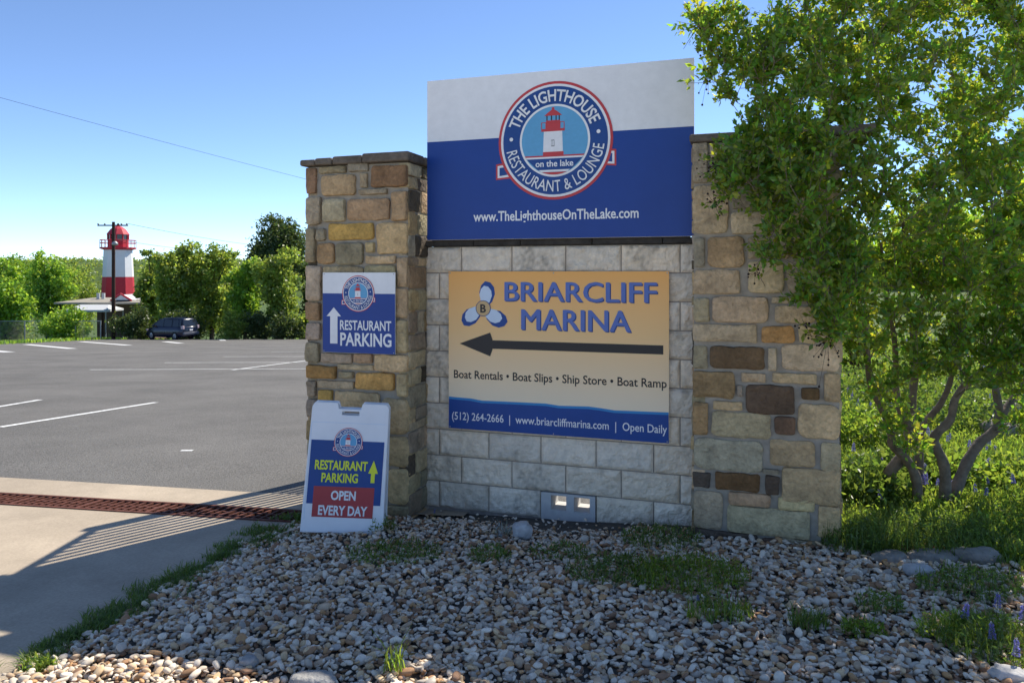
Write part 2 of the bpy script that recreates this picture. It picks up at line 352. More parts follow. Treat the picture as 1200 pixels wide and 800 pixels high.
# ------------------------------------------------------------------ stonework
PAL = {'T': (.44, .365, .25), 'G': (.29, .265, .215), 'g': (.36, .325, .25), 'B': (.155, .105, .07), 'b': (.33, .25, .16), 'P': (.115, .085, .07), 'O': (.40, .245, .11),
       'Y': (.40, .27, .105), 'D': (.13, .085, .045), 'K': (.085, .075, .062), 'W': (.40, .37, .32), 'R': (.28, .18, .125), 'r': (.24, .15, .105)}
def stone(mb, x0, x1, z0, z1, col, out=.02, depth=.12, axis=None):
    """one dressed stone: rounded irregular outline, bulged face, running back into the wall; face towards -y at y=-out"""
    w, h = x1-x0, z1-z0; cx, cz = (x0+x1)/2, (z0+z1)/2
    r = min(w, h)*random.uniform(.09, .22); pts = []
    for (sx, sz, a0) in ((1, 1, 0), (-1, 1, 90), (-1, -1, 180), (1, -1, 270)):
        for k in range(4):
            a = R(a0+90*k/3); pts.append((cx+sx*(w/2-r)+r*math.cos(a), cz+sz*(h/2-r)+r*math.sin(a)))
    full = []
    for i in range(len(pts)):
        p, q = pts[i], pts[(i+1) % len(pts)]; full.append(p)
        L = math.hypot(q[0]-p[0], q[1]-p[1]); n = int(L/.04)
        for k in range(1, n): full.append((p[0]+(q[0]-p[0])*k/n, p[1]+(q[1]-p[1])*k/n))
    j = min(.006, .06*min(w, h)); o = random.uniform(0, 100)
    full = [(x+noise.noise((x*14+o, z*14, 0))*j*1.6, z+noise.noise((x*14, z*14+o, 5))*j*1.6) for x, z in full]
    n = len(full); vs = []; fs = []
    rings = [(1., depth), (1., -out*.35), (.985, -out*.8), (.95, -out), (.75, -out*1.08), (.4, -out*1.1)]
    e = min(w, h)
    for f, y in rings:
        for x, z in full:
            ins = (1-f)
            xx = cx+(x-cx)*(1-ins*min(1, e/w*1.3)) if f > .8 else cx+(x-cx)*f
            zz = cz+(z-cz)*(1-ins*min(1, e/h*1.3)) if f > .8 else cz+(z-cz)*f
            yy = y+(noise.noise((xx*9+o, zz*9, o))*.012+abs(noise.noise((xx*24, zz*34, o)))*.010 if y < -out*.7 else 0)
            vs.append((xx, yy, zz))
    for i in range(len(rings)-1):
        for k in range(n): fs.append((i*n+k, i*n+(k+1) % n, (i+1)*n+(k+1) % n, (i+1)*n+k))
    vs.append((cx, -out*1.1, cz))
    for k in range(n): fs.append(((len(rings)-1)*n+k, (len(rings)-1)*n+(k+1) % n, len(vs)-1))
    c = np.array(PAL[col] if isinstance(col, str) else col)*np.array((1.45*random.uniform(.94, 1.07), 1.27, 1.03*random.uniform(.88, 1.12)))*random.uniform(.76, 1.16)
    mb.add(vs, fs, 0, tuple(c), True)

PL, PR = .33, .25                                                   # how far pillar and right wall stand proud of the block wall
ROT = -TH
# --- left pillar
s0, s1 = spx(361, PL), spx(478.5, PL); pt = zpx(420, 193, PL)
lp = thing('stone_pillar', 'rough brown stone pillar carrying the small restaurant parking sign', 'stone pillar', wf(s0, PL), ROT)
PWD, PDP = s1-s0, .44
mb = MB(); mb.box(.008, PWD-.008, .008, PDP, -.3, pt); mb.build('mortar_core', M['mortar'], lp)
stones = [(360, 197, 371, 227, 'R'), (375, 195, 406, 203, 'G'), (378, 205, 417, 229, 'b'), (410, 191, 432, 201, 'G'), (423, 203, 431, 220, 'G'), (436, 194, 478, 219, 'r'), (422, 222, 454, 228, 'G'),
 (360, 231, 376.5, 263.5, 'G'), (379, 233, 404.5, 260, 'g'), (408, 233, 457, 258, 'b'), (460, 224, 477.5, 259, 'b'), (360, 268, 370, 308, 'G'), (372, 268, 382, 282, 'G'), (386, 262, 438, 281, 'Y'),
 (442, 261, 478, 297, 'T'), (373, 285, 392, 309, 'b'), (394, 284, 426.5, 310, 'G'), (429, 284, 439, 296, 'T'), (430, 299.5, 464, 309, 'T'), (360, 311, 377, 352, 'g'), (379, 312, 426, 340, 'g'), (428, 311, 464, 340, 'g'),
 (466, 301, 478, 336, 'T'), (463, 338, 478, 372, 'b'), (463, 375, 478, 413, 'T'), (360, 354, 376, 375, 'b'), (360, 378, 376, 398, 'G'), (380, 344, 420, 375, 'g'), (423, 344, 460, 375, 'b'), (380, 378, 410, 411, 'G'), (413, 378, 460, 411, 'T'),
 (360, 401, 375, 424, 'G'), (377, 414, 413, 425, 'g'), (416, 414, 437, 425, 'b'), (440, 415, 478.5, 435, 'T'), (361, 428, 394, 443, 'Y'), (397, 427, 438, 433, 'g'), (399, 435, 415, 442.5, 'g'), (418, 436.5, 463, 456.5, 'Y'),
 (466, 438, 478.5, 464, 'T'), (373, 446, 415, 454.5, 'g'), (361, 446, 371, 464, 'G'), (375, 457, 390, 473, 'Y'), (393, 459, 445, 479, 'T'), (448, 467, 478.5, 508, 'T'), (361, 467, 372, 488, 'G'), (376, 476, 390, 500, 'b'), (394, 482, 445, 508, 'g'),
 (361, 491, 372, 515, 'b'), (375, 503, 391, 530, 'G'), (361, 518, 372, 540, 'G'), (394, 511, 440, 545, 'T'), (443, 511, 478.5, 546, 'T'), (361, 543, 391, 566, 'g'), (394, 548, 420, 580, 'b'), (424, 549, 452, 575, 'G'), (456, 549, 478.5, 590, 'T'),
 (361, 569, 391, 592, 'b'), (394, 583, 452, 604, 'g'), (361, 595, 391, 618, 'G'), (394, 607, 440, 628, 'G'), (443, 607, 478.5, 628, 'g'), (456, 592, 478.5, 605, 'g')]
mb = MB()
for x0, y0, x1, y1, c in stones:
    xm = (x0+x1)/2; stone(mb, spx(x0, PL)-s0, spx(x1, PL)-s0, zpx(xm, y1, PL), zpx(xm, y0, PL), c, out=random.uniform(.017, .034))
# side faces: random coursed stone, turned round the corner
def side_stones(mb, width, ztop, flip, x_at, dark=1.):
    tmp = MB(); z = -.05
    while z < ztop-.03:
        h = min(random.choice((.07, .1, .13, .17)), ztop-z); x = .0
        while x < width-.02:
            w = random.choice((.12, .16, .22, .3)); w = min(w, width-x)
            if width-x-w < .06: w = width-x
            c = random.choice('GGgbGgKT'); stone(tmp, x+.006, x+w-.006, z+.006, z+h-.006, tuple(dark*v for v in PAL[c]), out=random.uniform(.004, .014), depth=.08); x += w
        z += h
    vs = [((x_at-y, x, z) if flip else (x_at+y, x, z)) for x, y, z in tmp.v]
    b = len(mb.v); mb.v += vs; mb.f += [[i+b for i in f] for f in tmp.f]; mb.m += tmp.m; mb.c += tmp.c; mb.sm += tmp.sm
side_stones(mb, PDP-.02, pt, True, PWD)
side_stones(mb, PDP-.1, pt, False, 0)
mb.build('stonework', M['stone'], lp)
mb = MB()
capb = [(-.045, .09), (.095, .24), (.245, .50), (.505, PWD+.03)]
for i, (a, b) in enumerate(capb):
    hh = (.052, .058, .066, .075)[i]
    mb.bbox(a, b, -.05-.008*(i % 2), PDP*.5, pt+.004, pt+hh, .014); mb.bbox(a+.01, b+(.012 if i == 3 else -.004), PDP*.5+.006, PDP+.05, pt+.004, pt+hh-.006, .014)
mb.build('capstone', M['cap'], lp)

# --- block wall between the pillars
BS0, BS1 = spx(501, 0)-.02, spx(812, 0)+.12
bw = thing('block_wall', 'low wall of pale split-face concrete blocks under the big blue sign', 'block wall', wf(0, 0), ROT)
CH = .2035; Z0 = zpx(600, 605, 0)-.0; ZT = zpx(507, 289.5, 0); Z0 = ZT-10*CH
jA = [spx(x) for x in (541, 600, 663, 728, 797)]; jB = [spx(x) for x in (515, 573, 634, 698.5, 766)]
VB0, VB1 = spx(634), spx(698.5)
mb = MB(); jg = .0045
for row in range(10):
    z1 = ZT-row*CH; z0 = z1-CH; js = jA if row % 2 == 0 else jB
    ed_ = [BS0]+js+[BS1]
    for a, b in zip(ed_[:-1], ed_[1:]):
        if row == 9 and abs(a-VB0) < .01: continue
        a2, b2, c2, d2 = a+jg, b-jg, z0+jg, z1-jg
        nx, nz = max(8, int((b2-a2)/.0125)), 16; vs = []; o = random.uniform(0, 50); cols = []
        for i in range(nx+1):
            for k in range(nz+1):
                x = a2+(b2-a2)*i/nx; z = c2+(d2-c2)*k/nz
                e = min(x-a2, b2-x, z-c2, d2-z); f = min(1, e/.018)
                y = -.002-f*(.017+.017*noise.noise((x*7+o, z*7, o))+.010*noise.noise((x*22, z*22, o))+.006*noise.noise((x*55, z*55, o)))
                vs.append((x, y, z))
        for k0 in range(2): pass
        fs = [(i*(nz+1)+k, (i+1)*(nz+1)+k, (i+1)*(nz+1)+k+1, i*(nz+1)+k+1) for i in range(nx) for k in range(nz)]
        # rim back to the mortar
        rim = [(i, 0) for i in range(nx+1)]+[(nx, k) for k in range(1, nz+1)]+[(i, nz) for i in range(nx-1, -1, -1)]+[(0, k) for k in range(nz-1, 0, -1)]
        base = len(vs); vs += [(vs[i*(nz+1)+k][0], .02, vs[i*(nz+1)+k][2]) for i, k in rim]
        for q in range(len(rim)):
            i, k = rim[q]; i2, k2 = rim[(q+1) % len(rim)]
            fs.append((i*(nz+1)+k, i2*(nz+1)+k2, base+(q+1) % len(rim), base+q))
        sh = random.uniform(.88, 1.1); tint = random.uniform(-.02, .02)
        mb.add(vs, fs, 0, (.84*sh+tint, .72*sh, .56*sh-tint), False)
        for q in range(len(vs)):                                     # weather stains with their own shapes
            x, _, z = vs[q]; st_ = noise.noise((x*2.6+3, z*3.4, 1))+.55*noise.noise((x*11, z*7, 4))+(.22 if z < .35 else .10 if z > 1.85 else 0)
            k_ = max(0, min(1, (st_-.34)/.3))*max(0, min(1, .55+1.3*noise.noise((x*38, z*30, 8)))); c_ = mb.c[-len(vs)+q]; mb.c[-len(vs)+q] = tuple(v*(1-.42*k_) for v in c_)
blk = mb.build('blocks', M['block'], bw)
mb = MB()
mb.box(BS0, VB0-.004, .006, .2, -.3, ZT); mb.box(VB1+.004, BS1, .006, .2, -.3, ZT); mb.box(VB0-.004, VB1+.004, .006, .2, Z0+CH, ZT-.0); mb.box(VB0-.004, VB1+.004, .006, .2, -.3, Z0-.002)
mb.build('mortar', M['jointmortar'], bw)
h1a, h1b, h2a, h2b = spx(646), spx(664), spx(673), spx(691.5); hz0, hz1 = zpx(660, 597.5), zpx(660, 580.5)
mb = MB(); a, b = VB0+.004, VB1-.004; c, d = Z0+.001, Z0+CH-.005
mb.box(a, h1a, -.012, .203, c, d); mb.box(h1b, h2a, -.012, .203, c, d); mb.box(h2b, b, -.012, .203, c, d)
for p, q in ((h1a, h1b), (h2a, h2b)): mb.box(p, q, -.012, .203, c, hz0); mb.box(p, q, -.012, .203, hz1, d)
mb.build('vent_block', M['vent'], bw)
mb = MB(); x = BS0+.02
while x < BS1-.1:
    w = random.uniform(.35, .6); w = min(w, BS1-x); mb.bbox(x, x+w-.004, -.035-random.uniform(0, .012), .235, ZT+.004, ZT+.05+random.uniform(-.004, .004), .008); x += w
mb.build('wall_cap', M['darkcap'], bw)

# --- right stone wall
r0, r1 = spx(812, PR), spx(985, PR); rt = zpx(862, 166, PR)
rw = thing('stone_wall', 'wide beige coursed stone wall end standing behind the leafy tree', 'stone wall', wf(r0, PR), ROT)
RWD, RDP = r1-r0, .6
mb = MB(); mb.box(.006, RWD-.006, .006, RDP, -.3, rt); mb.build('mortar_core', M['mortar'], rw)
stones = [(812, 380, 887, 400, 'T'), (892, 382, 931, 402, 'O'), (936, 382, 956, 402, 'T'), (960, 376, 984.5, 402, 'T'), (812, 405, 829, 432, 'G'), (832, 406, 896, 432, 'B'), (900, 407, 910, 434, 'T'), (916, 404, 984, 434, 'T'),
 (812, 435, 861, 466, 'b'), (869, 437, 897, 447, 'T'), (905, 437, 957, 449, 'T'), (966, 437, 984.5, 470, 'T'), (864, 451, 870, 464, 'G'), (874, 451, 931, 485, 'P'), (939, 454, 960, 468, 'D'), (836, 470, 870, 480, 'T'), (812, 471, 830, 509, 'b'),
 (834, 483, 903, 512, 'g'), (908, 488, 932, 509, 'B'), (935, 473, 984.5, 514, 'T'), (813, 515, 894, 551, 'W'), (902, 516, 955, 546, 'T'), (962, 519, 984.5, 552, 'g'), (812, 553, 832, 570, 'K'), (838, 554, 890, 574, 'D'), (894, 549, 912, 554, 'G'),
 (897, 557, 913, 578, 'P'), (916, 549, 984.5, 590, 'T'), (813, 575, 847, 619, 'g'), (854, 577, 903, 592, 'b'), (912, 583, 955, 598, 'T'), (852, 595, 949, 627, 'g'), (959, 593, 984.5, 630, 'T'), (812, 622, 888, 645, 'K'), (893, 630, 910, 650, 'P'), (914, 633, 984.5, 655, 'g'),
 (812, 168, 829, 214, 'G'), (832, 168, 864, 184, 'g'), (832, 187, 853, 214, 'G'), (812, 217, 853, 274, 'g'), (813, 278, 826, 313, 'G'), (829, 277, 872, 313, 'b'), (813, 316, 867, 344, 'T'), (877, 306, 918, 343, 'T'), (813, 349, 831, 377, 'g'), (835, 347, 900, 378, 'T'),
 (904, 348, 930, 355, 'T'), (908, 358, 955, 378, 'T'), (959, 347, 984.5, 373, 'g'), (934, 347, 955, 355, 'G'), (867, 168, 900, 200, 'g'), (904, 168, 940, 200, 'G'), (944, 168, 984.5, 200, 'g'), (857, 188, 864, 214, 'G'), (857, 217, 898, 245, 'G'), (867, 203, 900, 214, 'T'), (903, 204, 935, 245, 'G'), (939, 204, 984.5, 245, 'g'),
 (857, 248, 905, 274, 'g'), (910, 248, 984.5, 274, 'T'), (876, 277, 925, 303, 'G'), (930, 277, 984.5, 303, 'T'), (922, 306, 984.5, 343, 'g'), (814, 648, 888, 675, 'K'), (893, 654, 984, 680, 'G')]
mb = MB()
for x0, y0, x1, y1, c in stones:
    xm = (x0+x1)/2; stone(mb, spx(x0, PR)-r0, spx(x1, PR)-r0, zpx(xm, y1, PR), zpx(xm, y0, PR), c, out=random.uniform(.013, .025))
side_stones(mb, RDP-.02, rt, True, RWD)
side_stones(mb, RDP-.02, rt, False, 0)
mb.build('stonework', M['stone'], rw)
mb = MB(); x = -.02
for w in (.33, .42, .38): mb.bbox(x, x+w-.004, -.045, RDP+.04, rt+.004, rt+random.uniform(.05, .062), .012); x += w
mb.build('capstone', M['cap'], rw)

# --- the tall barred gate folded back behind the pillar (its bars throw the striped shade on the drive)
gt = thing('steel_gate', 'black steel barred gate folded back behind the stone pillar', 'gate', wf(s0+.04, PL-PDP-.03), 0)
GH, GL = 2.75, 1.0
mb = MB(); mb.box(.0, .05, .0, .05, -.3, GH); mb.build('gate_post', M['darkmetal'], gt)
mb = MB(); mb.box(-.02, .06, GL-.08, GL, -.3, GH+.05); mb.build('gate_post', M['darkmetal'], gt)
for zr_ in (.05, GH-.05): mb = MB(); mb.box(.005, .045, .05, GL-.08, zr_, zr_+.05); mb.build('rail', M['darkmetal'], gt)
nb = 9
for i in range(nb):
    mb = MB(); y = .05+(GL-.13)*(i+.5)/nb; mb.tube([(.024, y, .1), (.024, y, GH-.05)], .019, 6); mb.build('bar', M['darkmetal'], gt)

# ------------------------------------------------------------------ lettering and emblems
_tc = {}
def text2d(body, bold=0.):
    k = (body, bold)
    if k in _tc: return _tc[k]
    cu = bpy.data.curves.new('t', 'FONT'); cu.body = body; cu.size = 1; cu.offset = bold; cu.resolution_u = 3
    ob = bpy.data.objects.new('t', cu); COL.objects.link(ob); dg = bpy.context.evaluated_depsgraph_get(); dg.update()
    me = ob.evaluated_get(dg).to_mesh(); v = np.array([x.co[:2] for x in me.vertices]); f = [list(p.vertices) for p in me.polygons]
    ob.evaluated_get(dg).to_mesh_clear(); bpy.data.objects.remove(ob); bpy.data.curves.remove(cu)
    _tc[k] = (v, f); return _tc[k]
def caph(bold): return text2d('H', bold)[0][:, 1].max()
def line_parts(name, segs, joiner, x0, x1, zb, h, layer, m, bold, parent):
    full = joiner.join(segs); v, f = text2d(full, bold); mn, mx = v[:, 0].min(), v[:, 0].max(); cuts = []
    for k in range(1, len(segs)): cuts.append(text2d(joiner.join(segs[:k])+joiner.rstrip(), bold)[0][:, 0].max()+.02)
    lo = -1e9
    for c_ in cuts+[1e9]:
        sel = [q for q in f if lo < v[q, 0].mean() <= c_]; lo = c_; use = sorted({i for q in sel for i in q}); mp = {i: k for k, i in enumerate(use)}
        fl = Flat(); fl.mb.add([(x0+(v[i, 0]-mn)/(mx-mn)*(x1-x0), -layer*fl.dz, zb+v[i, 1]/caph(bold)*h) for i in use], [[mp[i] for i in q] for q in sel], fl.mi(m)); fl.build(name, parent)
class Flat:
    """printed graphics: thin sheets in the x-z plane, each layer a hair in front of the one before"""
    def __init__(s, dz=.0009): s.mb = MB(); s.dz = dz; s.mats = []
    def mi(s, m):
        if m not in s.mats: s.mats.append(m)
        return s.mats.index(m)
    def poly(s, pts, layer, m): s.mb.add([(x, -layer*s.dz, z) for x, z in pts], [tuple(range(len(pts)))], s.mi(m)); return s
    def circ(s, cx, cz, r, layer, m, n=64, a0=0, a1=360):
        return s.poly([(cx+r*math.cos(R(a0+(a1-a0)*k/n)), cz+r*math.sin(R(a0+(a1-a0)*k/n))) for k in range(n if a1-a0 == 360 else n+1)], layer, m)
    def rect(s, x0, x1, z0, z1, layer, m): return s.poly([(x0, z0), (x1, z0), (x1, z1), (x0, z1)], layer, m)
    def text(s, body, x0, x1, zb, h, layer, m, bold=.0, shear=0.):
        v, f = text2d(body, bold); mn, mx = v[:, 0].min(), v[:, 0].max()
        s.mb.add([(x0+(a-mn)/(mx-mn)*(x1-x0), -layer*s.dz, zb+b/caph(bold)*h) for a, b in v], f, s.mi(m)); return s
    def arc(s, body, r0, h, a0, a1, layer, m, bold=.0, top=True):
        v, f = text2d(body, bold); mn, mx = v[:, 0].min(), v[:, 0].max(); out = []
        for a, b in v:
            t = R(a0+(a-mn)/(mx-mn)*(a1-a0)); hh = b/caph(bold)*h; r = r0+hh if top else r0+h-hh
            out.append((r*math.cos(t), -layer*s.dz, r*math.sin(t)))
        s.mb.add(out, f, s.mi(m)); return s
    def build(s, name, parent, loc=None): return s.mb.build(name, [M[k] for k in s.mats], parent, loc)
def emblem(dz):
    e = Flat(dz)
    for sx, zz in ((-1, -.36), (1, -.20)):                            # ribbon ends behind the ring
        e.poly([(sx*.80, zz+.03), (sx*1.05, zz), (sx*1.05, zz-.27), (sx*.78, zz-.25)], 1, 's_red')
        e.poly([(sx*.80, zz), (sx*1.02, zz-.03), (sx*1.02, zz-.24), (sx*.78, zz-.22)], 2, 's_white')
        e.poly([(sx*.80, zz-.04), (sx*.985, zz-.065), (sx*.985, zz-.205), (sx*.78, zz-.18)], 3, 's_navy')
    e.circ(0, 0, 1., 4, 's_red'); e.circ(0, 0, .955, 5, 's_white'); e.circ(0, 0, .915, 6, 's_navy'); e.circ(0, 0, .615, 7, 's_white'); e.circ(0, 0, .578, 8, 's_sky')
    ch = lambda z: math.sqrt(max(0, .578**2-z*z))
    e.poly([(-.20, -.25), (.15, -.25), (.135, .17), (-.185, .17)], 9, 's_white'); e.rect(-.20, .16, -.29, -.19, 10, 's_red')
    e.rect(-.055, -.0, -.10, .01, 10, 's_dark'); e.rect(-.05, -.03, -.09, 0, 11, 's_white'); e.rect(-.024, -.006, -.09, 0, 11, 's_white')
    e.rect(-.23, .18, .155, .20, 10, 's_red'); e.rect(-.145, .10, .20, .34, 10, 's_red')
    for x in (-.225, -.15, -.07, .02, .10, .17): e.rect(x-.006, x+.006, .2, .31, 11, 's_red')
    e.rect(-.225, .17, .30, .312, 11, 's_red')
    for x in (-.13, -.05, .03, .085): e.rect(x-.01, x+.01, .34, .43, 10, 's_dark')
    e.poly([(-.18, .42), (.135, .42), (.05, .49), (-.0, .52), (-.0, .56), (-.045, .56), (-.045, .52), (-.09, .49)], 11, 's_red')
    e.poly([(-ch(-.25), -.25), (ch(-.25), -.25), (ch(-.29), -.29), (-ch(-.29), -.29)], 12, 's_red')
    e.poly([(-ch(-.27), -.275), (ch(-.27), -.275), (ch(-.53), -.53), (-ch(-.53)-.0, -.53)], 13, 's_white')
    e.poly([(-ch(-.31), -.305), (ch(-.31), -.305), (ch(-.5), -.495), (-ch(-.5), -.495)], 14, 's_navy')
    aa = [180+R(0)]; t0 = math.degrees(math.asin(.535/.578))
    e.poly([(.578*math.cos(R(180+t0+(180-2*t0)*k/12)), .578*math.sin(R(180+t0+(180-2*t0)*k/12))) for k in range(13)], 15, 's_red')
    e.text('on the lake', -.33, .33, -.44, .105, 16, 's_white', .018)
    e.arc('THE LIGHTHOUSE', .665, .195, 161, 21, 16, 's_white', .02)
    e.arc('RESTAURANT & LOUNGE', .675, .19, 191, 353, 16, 's_white', .004, top=False)
    e.circ(.765*math.cos(R(176)), .765*math.sin(R(176)), .033, 16, 's_white', 16); e.circ(.765*math.cos(R(8)), .765*math.sin(R(8)), .033, 16, 's_white', 16)
    return e
def wsign(name, label, p, box, thick, edge='alu'):
    """flat sign parallel to the wall; returns root and a pixel -> local converter"""
    x0, x1, yt, yb = box; a, b = spx(x0, p), spx(x1, p); zb = zpx((x0+x1)/2, yb, p); zt = zpx((x0+x1)/2, yt, p)
    rt_ = thing(name, label, 'sign', wf(a, p, zb), ROT)
    L = lambda x, y: (spx(x, p)-a, zpx(x, y, p)-zb)
    return rt_, L, b-a, zt-zb
# --- big two-tone sign
PB = .085
bs, L, w, h = wsign('restaurant_sign', 'large white and blue restaurant sign board standing on top of the block wall', PB, (500.5, 813.5, 81.5, 279.2), .02)
mb = MB(); mb.bbox(0, w, 0, .022, 0, h, .002); mb.build('panel', M['s_white'], bs)
zm = L(657, 157.5)[1]
f = Flat(); f.rect(.0015, w-.0015, .0015, zm, 2, 's_blue'); f.build('blue_field', bs)
f = Flat(); a, zb_ = L(555, 259.5); b, _ = L(748.5, 253); zc = L(652, 257.3)[1]
f.text('www.TheLighthouseOnTheLake.com', a, b, zc, L(652, 245.6)[1]-zc, 4, 's_white', .018); f.build('web_address', bs)
er = (L(650, 95.5)[1]-L(650, 234)[1])/2; ec = L(650, 164.8)
eo = emblem(.0006/er).build('emblem', bs, (ec[0], -.0025, ec[1])); eo.scale = (er, er, er)
EM = eo.data
mb = MB(); mb.box(.03, w-.035, .023, .13, -.006, .035); mb.build('mounting_rail', M['darkcap'], bs)  # added behind the panel to stop sun leaking through the gap above the cap
for xx in (.03, w-.03):
    for zz in (.25, .55): mb = MB(); mb.box(xx-.012, xx+.012, .022, PB+.0, zz, zz+.04); mb.build('bracket', M['galv'], bs)
# --- marina sign
PMs = .045
ms, L, w, h = wsign('marina_sign', 'orange and blue marina sign with black arrow fixed on the block wall', PMs, (525.8, 784, 318, 510.3), .006)
mb = MB(); mb.box(0, w, 0, .005, 0, h); mb.build('panel', M['sunset'], ms)
f = Flat(); top = [L(x, y) for x, y in ((526.2, 466), (535, 467), (552, 468.5), (565, 471), (600, 472.5), (640, 474.5), (655, 477), (690, 478), (705, 480), (720, 482.5), (783.6, 485))]
f.poly([(.001, .001), (w-.001, .001)]+[(x, z+.012) for x, z in top[::-1]], 2, 's_wave2'); f.poly([(.001, .0012), (w-.001, .0012)]+[(x, z-.006) for x, z in top[::-1]], 3, 's_wave'); f.build('wave_band', ms)
f = Flat(); P = lambda pts: [L(*q) for q in pts]
zc = L(676, 406.7)[1]
f.poly([(L(538.7, 404)[0], zc), (L(574.5, 0)[0], zc+.09), (L(577.5, 0)[0], zc+.034), (L(577, 0)[0], zc+.032), (L(777.3, 0)[0], zc+.032), (L(777.3, 0)[0], zc-.032), (L(577, 0)[0], zc-.032), (L(577.5, 0)[0], zc-.034), (L(574.5, 0)[0], zc-.09)], 2, 's_dark'); f.build('arrow', ms)
f = Flat()
for body, xa, xb, yb, yt in (('BRIARCLIFF', 592, 769.5, 353.5, 331), ('MARINA', 611.5, 739, 387.5, 363.5)):
    (a, _), (b, _) = L(xa, yb), L(xb, yb); xm = (xa+xb)/2; z = L(xm, yb)[1]; hh = L(xm, yt)[1]-z
    f.text(body, a+.011, b+.011, z-.007, hh, 2, 's_mdark'); f.text(body, a+.003, b+.003, z-.006, hh, 2.6, 's_mdark'); f.text(body, a-.005, b-.005, z, hh, 3.2, 's_mblue'); f.text(body, a+.004, b+.004, z, hh, 3.8, 's_mblue'); f.text(body, a-.001, b-.001, z+.002, hh, 4.4, 's_mblue')
f.build('heading', ms)
(a, _), (b, _) = L(532, 443), L(781.3, 455); z = L(656, 448.3)[1]
line_parts('service_line', ['Boat Rentals', 'Boat Slips', 'Ship Store', 'Boat Ramp'], ' \u2022 ', a, b, z, L(656, 438.6)[1]-z, 2, 's_dark', .012, ms)
(a, _), (b, _) = L(530, 490), L(781.8, 503); z = L(656, 499.2)[1]
line_parts('contact_line', ['(512) 264-2666', 'www.briarcliffmarina.com', 'Open Daily'], '  |  ', a, b, z, L(656, 490)[1]-z, 5, 's_white', .008, ms)
f = Flat(); c = L(566.5, 361.2); u = (L(566, 331)[1]-L(566, 385)[1])/54
def blade(ang, sc, dx, dz_, layer, m):
    pts = []
    for x, y in ((0, 3), (-5, 9), (-8, 17), (-7, 25), (-3, 30), (3, 29.5), (8, 25), (10, 18), (8, 9), (3, 3)):
        x *= sc; y = 2+(y-2)*sc; t = R(ang); pts.append((c[0]+u*(x*math.cos(t)-y*math.sin(t)+dx), c[1]+u*(x*math.sin(t)+y*math.cos(t)+dz_)))
    f.poly(pts, layer, m)
for k, an in enumerate((-8, 122, 238)): blade(an, 1.08, 1.0, -.6, 2+k*.3, 's_wave'); blade(an, .86, 0, .3, 4+k*.3, 's_pale')
f.circ(c[0], c[1], 9.4*u, 6, 's_mdark', 28); f.circ(c[0], c[1], 8.6*u, 7, 's_hub', 28); f.text('B', c[0]-3.6*u, c[0]+3.6*u, c[1]-4.6*u, 9.4*u, 8, 's_dark', .03); f.build('propeller_logo', ms)
mb = MB()
for x, z in ((.012, .012), (w-.012, .012), (.012, h-.012), (w-.012, h-.012), (w/2, h-.012), (w/2, .012)): mb.tube([(x, 0, z), (x, -.004, z)], .005, 8)
mb.build('screw', M['galv'], ms)
# --- small parking sign on the pillar
PS = PL+.045
ps, L, w, h = wsign('parking_sign', 'small white and blue restaurant parking sign with white arrow mounted on the stone pillar', PS, (378.3, 463.2, 319.3, 413.8), .005)
mb = MB(); mb.box(0, w, 0, .005, 0, h); mb.build('panel', M['s_white'], ps)
f = Flat(); f.rect(.001, w-.001, .001, L(421, 344)[1], 2, 's_blue'); f.build('blue_field', ps)
er = (L(420, 323)[1]-L(420, 365.5)[1])/2; ec = L(420, 344); eo = bpy.data.objects.new('emblem', EM); COL.objects.link(eo); eo.parent = ps; eo.location = (ec[0], -.0025, ec[1]); eo.scale = (er, er, er)
f = Flat(); X = lambda x: L(x, 0)[0]; Z = lambda y: L(421, y)[1]
f.poly([(X(391.5), Z(360.5)), (X(400), Z(371)), (X(395.8), Z(371)), (X(395.8), Z(403.3)), (X(387.2), Z(403.3)), (X(387.2), Z(371)), (X(383), Z(371))], 4, 's_white'); f.build('arrow', ps)
f = Flat(); f.text('RESTAURANT', X(398.7), X(458.7), Z(386.6), Z(375.5)-Z(386.6), 4, 's_white', .02); f.build('lettering', ps); f = Flat(); f.text('PARKING', X(399), X(459), Z(405), Z(390)-Z(405), 4, 's_white', .025); f.build('lettering', ps)
mb = MB()
for x, z in ((.012, .012), (w-.012, .012), (.012, h-.012), (w-.012, h-.012)): mb.tube([(x, 0, z), (x, -.004, z)], .004, 8)
mb.build('screw', M['galv'], ps)

